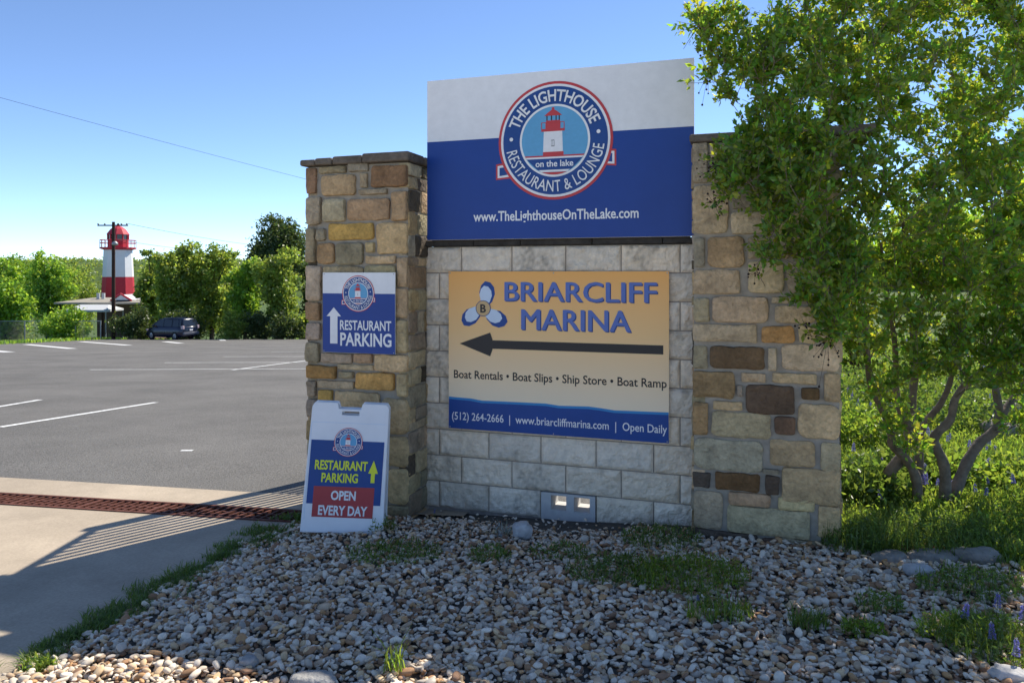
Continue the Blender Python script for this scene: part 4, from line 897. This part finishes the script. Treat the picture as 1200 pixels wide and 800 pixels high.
for i, t in enumerate(sorted(tips, key=lambda t: (t-tb).length)):
    ta = np.array(t); dd = np.linalg.norm(NP-ta, axis=1)+np.clip(NP[:, 2]-ta[2]+.12, 0, None)*2.2
    j = int(dd.argmin()); a = Vector(NP[j]); L_ = (t-a).length
    mid = a.lerp(t, .5)+Vector((random.gauss(0, .06), random.gauss(0, .06), random.gauss(.03, .05)))*min(1, L_*1.5)
    pp = smooth([a, mid, t], 3); rr = min(NR[j]*.7, .004+.010*L_); rad = [rr+(.0022-rr)*k/(len(pp)-1) for k in range(len(pp))]
    mb.tube([p-tb for p in pp], rad, 5, cap=False)
    for k in range(1, len(pp)): NP = np.vstack([NP, np.array(pp[k])[None]]); NR.append(rad[k])
    # leafy shoots round the tip
    for k in range(r.integers(6, 10)):
        d = r.normal(0, 1, 3); d[2] += .5; d += .6*np.array((t-a).normalized()); d /= np.linalg.norm(d); ln = r.uniform(.07, .2); st = ta*1
        if k % 2: st = np.array(mid.lerp(t, r.uniform(.3, 1)))
        nl = r.integers(9, 17); u = r.uniform(.1, 1, nl); LP.append(st+d*ln*u[:, None]+r.normal(0, .010, (nl, 3))); LD.append(np.repeat(d[None], nl, 0)+r.normal(0, .6, (nl, 3)))
        if k < 6: mb.tube([Vector(st)-tb, Vector(st+d*ln)-tb], [.002, .0012], 4, cap=False)
mb.build('trunk', M['bark'], tr)
LP = np.concatenate(LP); LD = np.concatenate(LD); k = ~inwall(LP[:, 0], LP[:, 1], LP[:, 2], .035); LP = LP[k]; LD = LD[k]
V, Fc = leaves(LP, .045*np.ones(len(LP)), .56, r=r, dirs=LD)
crown = arrmesh('crown', V-np.array(tb), Fc, M['leaf'], tr, col=pcol(len(LP), 4, .42, r, .36)); print('leaves', len(LP))
for (x, y, rx_, ry_, Y, n, par) in ((832, 30, 14, 18, 4.62, 26, 0), (830, 85, 12, 26, 4.6, 26, 0), (846, 50, 12, 30, 4.62, 22, 0), (838, 195, 22, 14, 4.5, 30, 0), (836, 238, 12, 16, 4.48, 14, 0), (970, 398, 20, 30, 4.35, 40, 0), (1000, 425, 12, 14, 4.9, 16, 0), (885, 320, 12, 14, 4.4, 10, 0), (940, 380, 10, 10, 4.35, 8, 0), (1180, 10, 25, 30, 4.9, 25, 0)):
    c0 = at(x, y, Y); mb = MB(); tt = MB()
    base = c0+Vector((.06, 0, -.08)); tt.tube([base-tb, c0-tb+Vector((0, 0, .03))], .0016, 4)
    for k in range(n):
        p = at(x+random.gauss(0, .5)*rx_, y+random.gauss(0, .5)*ry_, Y+random.gauss(0, .03))-tb; rd = random.uniform(.0045, .0075)
        tt.tube([c0-tb+(p-c0+tb)*.15, p], .0011, 3, cap=False)
        mb.lathe([(rd*.3, p.z-rd), (rd*.9, p.z-rd*.5), (rd, p.z), (rd*.8, p.z+rd*.6), (rd*.2, p.z+rd*1.1)], 7, c=(p.x, p.y))
    tt.build('pods', M['pod'], mb.build('seed_cluster', M['pod'], tr)).name = 'pod_stalk'

# ------------------------------------------------------------------ far side of the lot
def tree(name, label, px, ybase, ytop, wpx, Y, m, n, lsize=.30, seed=0, group='trees beyond the parking lot', lobes=9, cat='tree', low=.12, trunk=True, cone=False, bare=False):
    r = np.random.default_rng(seed+100); rd = random.Random(seed); X = (px-CX)/F*Y; zg = float(gz(X, Y)); zb = min(zg, CAMZ+(HZ-ybase)/F*Y); zt = CAMZ+(HZ-ytop)/F*Y; H = zt-zb; Wd = wpx/F*Y
    root = thing(name, label, cat, (X, Y, zb), 0, group)
    mb = MB(); cen = []
    for k in range(lobes):
        f = (k+.5)/lobes; a = rd.uniform(0, 6.28); hz = low+(1-low)*(.1+.82*f)
        wid = math.sin(math.pi*min(1, .18+.82*(1-f)**.8)) if not cone else (1-f)
        q = rd.uniform(.25, 1)*Wd*.34*max(.25, wid); rad = Wd*(rd.uniform(.19, .31))*(1 if f < .75 else .8)
        cen.append((np.array([q*math.cos(a), q*math.sin(a), hz*H]), rad))
    cen.append((np.array([0, 0, H*.5]), Wd*.28))
    if trunk:
        pts = [Vector((0, 0, -.3)), Vector((rd.uniform(-.2, .2), 0, H*.25)), Vector((rd.uniform(-.3, .3), 0, H*.6))]; mb.tube(pts, [.2*H/8, .15*H/8, .06], 7)
        for c_, rad in cen[:-1]: mb.tube([pts[1].lerp(pts[2], rd.uniform(0, .8)), Vector(c_)], [.07*H/8, .025], 5, cap=False)
        mb.build('trunk', M['darkbark'], root)
    tot = sum(c_[1]**2 for c_ in cen); PP = []; CC = []
    for c_, rad in cen:
        k = int(2.3*n*rad**2/tot); sub = max(8, k//45)
        # leaf sprays gathered on the lobe's shell
        d = r.normal(0, 1, (sub, 3)); d /= np.linalg.norm(d, axis=1, keepdims=True); sc_ = c_+d*rad*r.uniform(.45, 1.1, (sub, 1))*np.array([1, 1, .85])
        pick = r.integers(0, sub, k); P = sc_[pick]+r.normal(0, rad*.19, (k, 3)); PP.append(P); CC.append(r.uniform(.75, 1.15, sub)[pick])
    P = np.concatenate(PP); cv = np.concatenate(CC); k = P[:, 2] > .05; P = P[k]; cv = cv[k]
    V, Fc = leaves(P, lsize*np.ones(len(P)), .7, r=r); c = pcol(len(P), 4, .25, r)*np.repeat(cv, 4)[:, None]
    arrmesh('crown' if trunk else 'foliage', V, Fc, M[m], root, col=c); return root
T = [('leafy_tree', 'brightest yellow green tree at the left edge above the chain link fence', 8, 400, 312, 62, 62, 'tree2', 4200, 1),
     ('leafy_tree', 'round green tree with dark hollows left of the lighthouse', 56, 396, 294, 62, 76, 'tree2', 5000, 2), ('leafy_tree', 'green tree behind the brightest one at the picture edge', 12, 398, 297, 60, 84, 'tree2', 4000, 3),
     ('leafy_tree', 'dull green tree in the gap just left of the lighthouse', 96, 396, 308, 46, 105, 'tree1', 3000, 4),
     ('leafy_tree', 'slim light tree right against the lighthouse', 178, 398, 287, 44, 72, 'tree1', 3600, 5), ('leafy_tree', 'tall olive green tree behind the parked car', 208, 398, 284, 66, 68, 'tree1', 5200, 6),
     ('leafy_tree', 'yellow green tree with the highest crown right of the car', 248, 397, 281, 66, 69, 'tree1', 5200, 7), ('leafy_tree', 'fresh green tree in front of the dark cedar left side', 287, 397, 299, 50, 66, 'tree2', 4200, 8),
     ('leafy_tree', 'light oak in front of the dark cedar next to the pillar', 330, 396, 291, 62, 65, 'tree1', 5200, 9), ('cedar_tree', 'tall dark cedar rising behind the oak beside the pillar', 326, 396, 258, 84, 78, 'tree3', 9000, 10),
     ('backing_tree', 'dim tree in the second row left of the lighthouse', 66, 398, 301, 70, 96, 'tree1', 3500, 12), ('backing_tree', 'dim tree in the second row behind the slim light tree', 192, 398, 300, 70, 92, 'tree1', 3500, 13), ('backing_tree', 'dim tree in the second row behind the parked car', 232, 398, 303, 70, 90, 'tree1', 3500, 14),
     ('backing_tree', 'dim tree in the second row behind the fresh green tree', 275, 398, 305, 70, 92, 'tree1', 3500, 15), ('backing_tree', 'dim tree in the second row at the picture edge', 18, 398, 305, 70, 98, 'tree1', 3000, 16),
     ('leafy_tree', 'light green tree mostly hidden behind the stone pillar', 408, 396, 288, 70, 68, 'tree1', 3600, 17), ('leafy_tree', 'fresh green tree hidden behind the sign wall', 455, 396, 292, 76, 70, 'tree2', 3200, 18),
     ('cedar_tree', 'dark evergreen filling the gap behind the stone pillar', 372, 396, 285, 60, 74, 'tree3', 4000, 11)]
for nm, lb, px, yb, yt, wp, Y, m, n, sd_ in T: tree(nm, lb, px, yb, yt, wp, Y, m, n, seed=sd_, low=.5 if sd_ == 10 else .1, lobes=14 if sd_ == 10 else 9)
for lb, px, yb, yt, wp, Y, m, n, sd_ in (('wide green shrub in front of the pale roofed building', 78, 399, 364, 70, 61.5, 'tree2', 3600, 31), ('dark shrub between the pole and the parked car', 160, 398, 366, 48, 62, 'tree3', 2600, 32), ('dull dry shrub behind the chain link fence', 18, 400, 378, 52, 63, 'tree1', 1500, 33),
      ('low olive shrub under the light oak', 272, 398, 370, 44, 62, 'tree1', 2200, 34), ('shaded shrub at the foot of the dark cedar', 338, 397, 372, 50, 62, 'tree3', 2200, 35), ('dark shrub between the fresh green tree and the light oak', 305, 398, 366, 46, 63, 'tree3', 2600, 37), ('shrub half hidden by the stone pillar', 362, 398, 362, 50, 63, 'tree1', 2600, 38), ('shaded undergrowth shrub right behind the parked car', 215, 398, 366, 60, 64, 'tree3', 2600, 36)):
    tree('shrub', lb, px, yb, yt, wp, Y, m, n, .2, sd_, 'shrubs along the lot edge', 7, 'shrub', .0, False)
# trees behind the slope on the right, seen through the stems
for lb, px, yt, wp, Y, sd_ in (('leafy tree standing high on the slope behind the stems', 1090, 250, 190, 26, 41), ('leafy tree on the slope at the right picture edge', 1230, 240, 200, 24, 42), ('leafy tree beyond the stone wall end', 990, 270, 150, 30, 43)):
    tree('slope_tree', lb, px, 350, yt, wp, Y, 'tree2', 4500, .2, sd_, 'trees on the slope behind the flowers', 9, 'tree', .05)
# far wooded hills
def hill(name, Yc, ytop0, seed, xr):
    n, m = 90, 10; X = np.linspace(-xr, xr, n)[:, None]+0*np.zeros((1, m)); t = np.linspace(0, 1, m)[None]+0*X; top = np.array([CAMZ+(HZ-ytop0-1.5*noise.noise((x*.006+seed, 0, 0))-.8*noise.noise((x*.03, seed, 0)))/F*Yc for x in X[:, 0]])[:, None]
    Yv = Yc-.25*Yc*(1-t); Zv = -12+(top+12)*np.sin(t*np.pi/2); Vv = np.stack([X, Yv, Zv], -1).reshape(-1, 3)
    o = arrmesh(name, Vv, gridfaces(n, m), M['grassground'], smooth=True); tag(o, kind='structure'); return Vv
HV = hill('hill', 520, 305, 2, 900)
r = np.random.default_rng(5); k = 70000; i = r.integers(0, len(HV), k); P = HV[i]+r.normal(0, 1, (k, 3))*np.array([12, 14, .9]); P = P[(P[:, 0] > -460) & (P[:, 0] < 0)]
V, Fc = leaves(P, 1.7*np.ones(len(P)), .8, r=r); o = arrmesh('distant_woods', V, Fc, M['tree1'], col=pcol(len(P), 4, .3, r)*.8); tag(o, 'olive green woods covering the distant hill', 'woods', kind='stuff')

# lighthouse
LY = 84.; lx = (138.5-CX)/F*LY; zz = lambda y: CAMZ+(HZ-y)/F*LY; pm = LY/F; lzb = float(gz(lx, LY))
lh = thing('lighthouse', 'red and white lighthouse tower rising above the trees behind the utility pole', 'lighthouse', (lx, LY, 0))
mb = MB(); mb.lathe([(20*pm, lzb-.5), (17.9*pm, zz(348)), (16.6*pm, zz(324.5))], 10, smooth=False); mb.build('red_base', M['lh_red'], lh)
mb = MB(); mb.lathe([(16.6*pm, zz(324.4)), (15.2*pm, zz(293))], 10, smooth=False); mb.build('white_shaft', M['lh_white'], lh)
mb = MB(); mb.lathe([(15.3*pm, zz(292.9)), (19.5*pm, zz(291.5)), (19.5*pm, zz(290)), (11.2*pm, zz(289.9))], 10, smooth=False)
for k in range(20):
    a = 2*math.pi*k/20; mb.tube([(19*pm*math.cos(a), 19*pm*math.sin(a), zz(291)), (19*pm*math.cos(a), 19*pm*math.sin(a), zz(281.5))], .03, 4)
for y in (281.5, 285): mb.tube([(19*pm*math.cos(2*math.pi*k/24), 19*pm*math.sin(2*math.pi*k/24), zz(y)) for k in range(25)], .035, 4)
mb.build('gallery', M['lh_red'], lh)
mb = MB(); mb.lathe([(11.2*pm, zz(290)), (11*pm, zz(281))], 10, smooth=False); mb.build('lantern_wall', M['lh_red'], lh)
mb = MB(); mb.lathe([(10.6*pm, zz(281)), (10.6*pm, zz(274.5))], 10, smooth=False); mb.build('lantern_glass', M['glassdark'], lh)
mb = MB()
for k in range(10): a = 2*math.pi*k/10; mb.tube([(10.9*pm*math.cos(a), 10.9*pm*math.sin(a), zz(281)), (10.9*pm*math.cos(a), 10.9*pm*math.sin(a), zz(274.5))], .09, 4)
mb.build('lantern_mullions', M['lh_red'], lh)
mb = MB(); mb.lathe([(12.4*pm, zz(275)), (11.6*pm, zz(273.6)), (8*pm, zz(268.5)), (4*pm, zz(265.5)), (1.4*pm, zz(264.8))], 10, smooth=False); mb.build('dome', M['lh_red'], lh)
mb = MB(); mb.lathe([(1.2*pm, zz(265)), (1.5*pm, zz(263)), (.5*pm, zz(261.5))], 8); mb.build('finial', M['darkmetal'], lh)
# restaurant building at its foot
BY = 76.; q = lambda x, y, Y=BY: at(x, y, Y)
rb = thing('restaurant_building', 'low pale roofed building at the foot of the lighthouse', 'building', (q(115, 350).x, BY, float(gz(q(115, 350).x, BY))))
o0 = Vector(rb.location); xL, xR = q(77, 0).x-o0.x, q(176, 0).x-o0.x; zr0 = q(0, 355.5).z-o0.z; zr1 = q(0, 351).z-o0.z
mb = MB(); mb.bbox(xL, xR, -2, 5, zr0, zr0+.18, .03); mb.add([(xL+.1, -1.9, zr0+.18), (xR-.1, -1.9, zr0+.18), (xR-.1, 4.9, zr0+.18), (xL+.1, 4.9, zr0+.18), (xL+2, 1.2, zr1+.15), (xR-2, 1.2, zr1+.15), (xR-2, 2, zr1+.15), (xL+2, 2, zr1+.15)], [(0, 1, 5, 4), (1, 2, 6, 5), (2, 3, 7, 6), (3, 0, 4, 7), (4, 5, 6, 7)]); mb.build('roof', M['roofpale'], rb)
mb = MB(); mb.box(xL+3.2, xR-.3, 0, 4.6, -.6, zr0); mb.build('wall', M['wallbrown'], rb)
for x in (xL+.3, xL+2.4, xL+4.6): mb = MB(); mb.box(x, x+.14, -1.7, -1.56, -.6, zr0); mb.build('porch_post', M['wood'], rb)
for x in (112, 118): mb = MB(); mb.tube([(q(x, 0).x-o0.x, .5, zr1-.1), (q(x, 0).x-o0.x, .5, q(0, 343.5).z-o0.z)], .17, 10); mb.build('roof_vent', M['canvas'], rb)
mb = MB(); gx0, gx1, gxm = q(139, 0).x-o0.x, q(160, 0).x-o0.x, q(149, 0).x-o0.x; g0, g1 = q(0, 351).z-o0.z, q(0, 345).z-o0.z
mb.add([(gx0, -1.2, g0), (gx1, -1.2, g0), (gxm, -1.2, g1), (gx0, 2, g0), (gx1, 2, g0), (gxm, 2, g1)], [(0, 1, 2), (3, 5, 4), (0, 2, 5, 3), (1, 4, 5, 2)]); mb.build('gable', M['lh_white'], rb)
mb = MB()
for a, b in (((gx0-.15, g0-.05), (gxm, g1+.1)), ((gxm, g1+.1), (gx1+.15, g0-.05))): mb.tube([(a[0], -1.25, a[1]), (b[0], -1.25, b[1])], .10, 5)
mb.build('gable_trim', M['lh_red'], rb)
mb = MB(); wx = q(151, 0).x-o0.x; mb.box(wx-.7, wx+.75, 5.2, 5.4, q(0, 346).z-o0.z, q(0, 337).z-o0.z); mb.build('dormer', M['roofpale'], rb)
cu_ = thing('canopy_tent', 'white canvas canopy under the edge of the pale roof', 'canopy', (q(111, 0, 72).x, 72, float(gz(q(111, 0, 72).x, 72))))
ch_ = q(0, 361, 72).z-cu_.location.z; hw = 24*72/F
mb = MB(); mb.add([(-hw, -1.6, ch_-.1), (hw, -1.6, ch_-.1), (hw, 1.6, ch_-.1), (-hw, 1.6, ch_-.1), (-hw*.7, 0, ch_+.35), (hw*.7, 0, ch_+.35), (-hw, -1.6, ch_-.28), (hw, -1.6, ch_-.28), (hw, 1.6, ch_-.28), (-hw, 1.6, ch_-.28)], [(0, 1, 5, 4), (1, 2, 5), (2, 3, 4, 5), (3, 0, 4), (0, 6, 7, 1), (1, 7, 8, 2), (2, 8, 9, 3), (3, 9, 6, 0)]); mb.build('canvas_top', M['canvas'], cu_)
for sx in (-1, 1):
    for sy in (-1, 1): mb = MB(); mb.tube([(sx*hw*.97, sy*1.55, -.3), (sx*hw*.97, sy*1.55, ch_-.15)], .05, 6); mb.build('leg', M['galv'], cu_)
# utility pole with wires
UY = 62.5; up_ = at(133, 395, UY); ug = float(gz(up_.x, UY))
po = thing('utility_pole', 'dark wooden utility pole with a crossarm in front of the lighthouse', 'utility pole', (up_.x, UY, ug))
pz_ = lambda y: CAMZ+(HZ-y)/F*UY-ug
mb = MB(); mb.tube([(0, 0, -.5), (0, 0, pz_(260))], [.165, .125], 10); mb.build('post', M['wood'], po)
mb = MB(); mb.box(-1.25, 1.3, -.2, -.1, pz_(265), pz_(263.6)); mb.build('crossarm', M['wood'], po)
for x in (-1.2, -.65, .75, 1.2): mb = MB(); mb.lathe([(.05, pz_(263.5)), (.09, pz_(262.6)), (.05, pz_(261.8))], 8, c=(x, -.15)); mb.build('insulator', M['galv'], po)
mb = MB(); mb.lathe([(.12, pz_(288)), (.26, pz_(286.8)), (.22, pz_(284.5)), (.1, pz_(283))], 10, c=(.28, -.3)); mb.tube([(0, 0, pz_(284)), (.28, -.3, pz_(284))], .04, 6); mb.build('lamp_head', M['galv'], po)
def wire(label, a, b, sag, rad, name='power_line', group=None):
    mb = MB(); n = 40; o_ = Vector(a)
    mb.tube([Vector(a).lerp(Vector(b), i/n)-o_-Vector((0, 0, sag*4*(i/n)*(1-i/n))) for i in range(n+1)], rad, 5); o = mb.build(name, M['wire'], None, tuple(a)); return tag(o, label, 'power line', group)
wire('long power line crossing the sky down to the stone pillar', at(-60, 98, 24), at(900, 330, 58), .55, .0065)
for x, y0, y1, lb in ((1.2, 262, 293, 'upper thin wire running right from the utility pole over the trees'), (.3, 281, 300, 'lower thin wire running right from the utility pole over the trees')):
    wire(lb, (up_.x+x, UY-.15, ug+pz_(y0)), at(420, y1, 110), .8, .016, group='wires on the utility pole')
# chain link fence
fa, fb = at(-60, 400, 61), at(118, 398, 61); fz = lambda x: float(gz(x, 61.))
fn_ = thing('chain_link_fence', 'grey chain link fence with posts along the left lot edge', 'fence', (fa.x, 61, 0))
L_ = fb.x-fa.x; n = 6
for i in range(n+1):
    x = L_*i/n; mb = MB(); mb.tube([(x, 0, fz(fa.x+x)-.2), (x, 0, fz(fa.x+x)+1.55)], .05, 6); mb.build('post', M['galv'], fn_)
mb = MB(); mb.tube([(L_*i/n, 0, fz(fa.x+L_*i/n)+1.5) for i in range(n+1)], .035, 6); mb.build('rail', M['galv'], fn_)
mb = MB(); st = .16; k = 0; x = -1.5
while x < L_:
    z0 = fz(fa.x)
    for sgn in (1, -1):
        xa, xb = (x, x+1.5) if sgn > 0 else (x+1.5, x); 
        t0, t1 = 0, 1
        p = Vector((xa, .0, z0)); q_ = Vector((xb, .0, z0+1.5))
        if min(p.x, q_.x) < 0 or max(p.x, q_.x) > L_: continue
        mb.tube([p, q_], .006, 3, cap=False)
    x += st
mb.build('wire_mesh', M['galv'], fn_)

# ------------------------------------------------------------------ parked car
cp = gpx(201, 397.6); hd = math.atan2(.40, -.917)
car = thing('parked_car', 'dark blue hatchback parked at the far edge of the lot', 'car', tuple(cp), hd); car.scale = (.97, .97, 1.12)
def loft(secs, mb, mi=0):
    n = len(secs[0]); vs = [v for s_ in secs for v in s_]; fs = []
    for i in range(len(secs)-1):
        for k in range(n): fs.append((i*n+k, i*n+(k+1) % n, (i+1)*n+(k+1) % n, (i+1)*n+k))
    fs += [tuple(range(n))[::-1], tuple(range((len(secs)-1)*n, len(secs)*n))]; mb.add(vs, fs, mi, None, True)
def sec(x, zb, zt, wb, wt): 
    return [(x, -wb*.92, zb), (x, -wb, zb+.12), (x, -(wb+wt)/2*1.01, (zb+zt)/2), (x, -wt, zt-.05), (x, -wt*.93, zt), (x, wt*.93, zt), (x, wt, zt-.05), (x, (wb+wt)/2*1.01, (zb+zt)/2), (x, wb, zb+.12), (x, wb*.92, zb)]
mb = MB(); loft([sec(-2.2, .42, .95, .74, .72), sec(-2.12, .3, 1.02, .84, .8), (sec(-1.5, .24, 1.03, .88, .84)), sec(0, .22, 1.0, .89, .85), sec(1.0, .22, .98, .88, .84), sec(1.7, .25, .86, .86, .76), sec(2.1, .3, .72, .78, .62), sec(2.22, .36, .6, .66, .5)], mb); mb.build('body', M['carpaint'], car)
def top(x, zt, w): return [(x, -w, zt-.06), (x, -w*.8, zt), (x, w*.8, zt), (x, w, zt-.06), (x, w*.95, zt-.12), (x, -w*.95, zt-.12)]
mb = MB(); loft([top(-2.0, 1.52, .62), top(-1.75, 1.6, .66), top(-.8, 1.64, .68), top(.2, 1.6, .66), top(.55, 1.53, .62)], mb)
for sy in (-1, 1):
    for (xa, xb) in ((-2.12, -1.98), (-.98, -.93), (.0, .05), (1.38, .52), (-1.75, -1.55)): mb.tube([(xa, sy*.82, .99), (xb, sy*.65, 1.52)], .035, 5)
mb.build('roof', M['carpaint'], car)
for sy in (-1, 1):
    for (a, b, c_, d) in ((-1.98, -.96, -.92, -1.9), (-.90, .0, .05, -.86), (.04, 1.30, .5, .08)):
        mb = MB(); mb.add([(a, sy*.825, 1.0), (b, sy*.825, 1.0), (c_ if c_ > b-.9 else b, sy*.66, 1.5), (d, sy*.66, 1.5)], [(0, 1, 2, 3)]); mb.add([(a, sy*.80, 1.0), (b, sy*.80, 1.0), (c_ if c_ > b-.9 else b, sy*.63, 1.5), (d, sy*.63, 1.5)], [(0, 1, 2, 3)]); mb.build('side_window', M['glassdark'], car)
mb = MB(); mb.add([(-2.15, -.74, 1.0), (-2.15, .74, 1.0), (-2.0, .6, 1.5), (-2.0, -.6, 1.5)], [(0, 1, 2, 3)]); mb.build('rear_window', M['glassdark'], car)
mb = MB(); mb.add([(1.38, -.78, .98), (1.38, .78, .98), (.55, .6, 1.5), (.55, -.6, 1.5)], [(0, 1, 2, 3)]); mb.build('windscreen', M['glassdark'], car)
for sx in (-1.32, 1.34):
    for sy in (-1, 1):
        mb = MB(); mb.v = []; t_ = MB(); prof = [(.20, -.09), (.29, -.1), (.32, -.07), (.32, .07), (.29, .1), (.20, .09)]
        n = 20; vs = []; fs = []
        for rr, yy in prof:
            for k in range(n): a = 2*math.pi*k/n; vs.append((rr*math.cos(a), yy, rr*math.sin(a)))
        for i in range(len(prof)-1):
            for k in range(n): fs.append((i*n+k, i*n+(k+1) % n, (i+1)*n+(k+1) % n, (i+1)*n+k))
        t_.add(vs, fs, 0, None, True); ty = t_.build('wheel', M['tyre'], car, (sx, sy*.82, .32))
        rm = MB(); ring = [(0, sy*.085, 0)]+[((.20 if k % 2 else .2)*math.cos(2*math.pi*k/20), sy*.06, .2*math.sin(2*math.pi*k/20)) for k in range(20)]; rm.add(ring, [(0, 1+k, 1+(k+1) % 20) for k in range(20)])
        for k in range(5): a = 2*math.pi*k/5; rm.tube([(0, sy*.095, 0), (.19*math.cos(a), sy*.08, .19*math.sin(a))], .025, 5)
        rm.build('rim', M['rim'], ty)
for sy in (-1, 1): mb = MB(); mb.bbox(-2.24, -1.98, sy*.77-.09, sy*.77+.09, .84, 1.08, .03); mb.build('taillight', M['lamp'], car); 
for sy in (-1, 1): mb = MB(); mb.bbox(1.95, 2.14, sy*.58-.14, sy*.58+.14, .62, .75, .03); mb.build('headlight', M['lamp'], car)
for sy in (-1, 1): mb = MB(); mb.bbox(.95, 1.1, sy*.95-.09, sy*.95+.09, .98, 1.1, .03); mb.build('side_mirror', M['carpaint'], car)
mb = MB(); mb.bbox(-2.29, -2.1, -.8, .8, .42, .62, .04); mb.build('bumper', M['bumper'], car)
mb = MB(); mb.bbox(-2.255, -2.235, -.17, .17, .70, .83, .004); mb.build('licence_plate', M['plate'], car)
mb = MB(); mb.tube([(-2.1, .05, 1.08), (-2.2, .3, 1.14)], .012, 4); mb.build('wiper', M['tyre'], car)
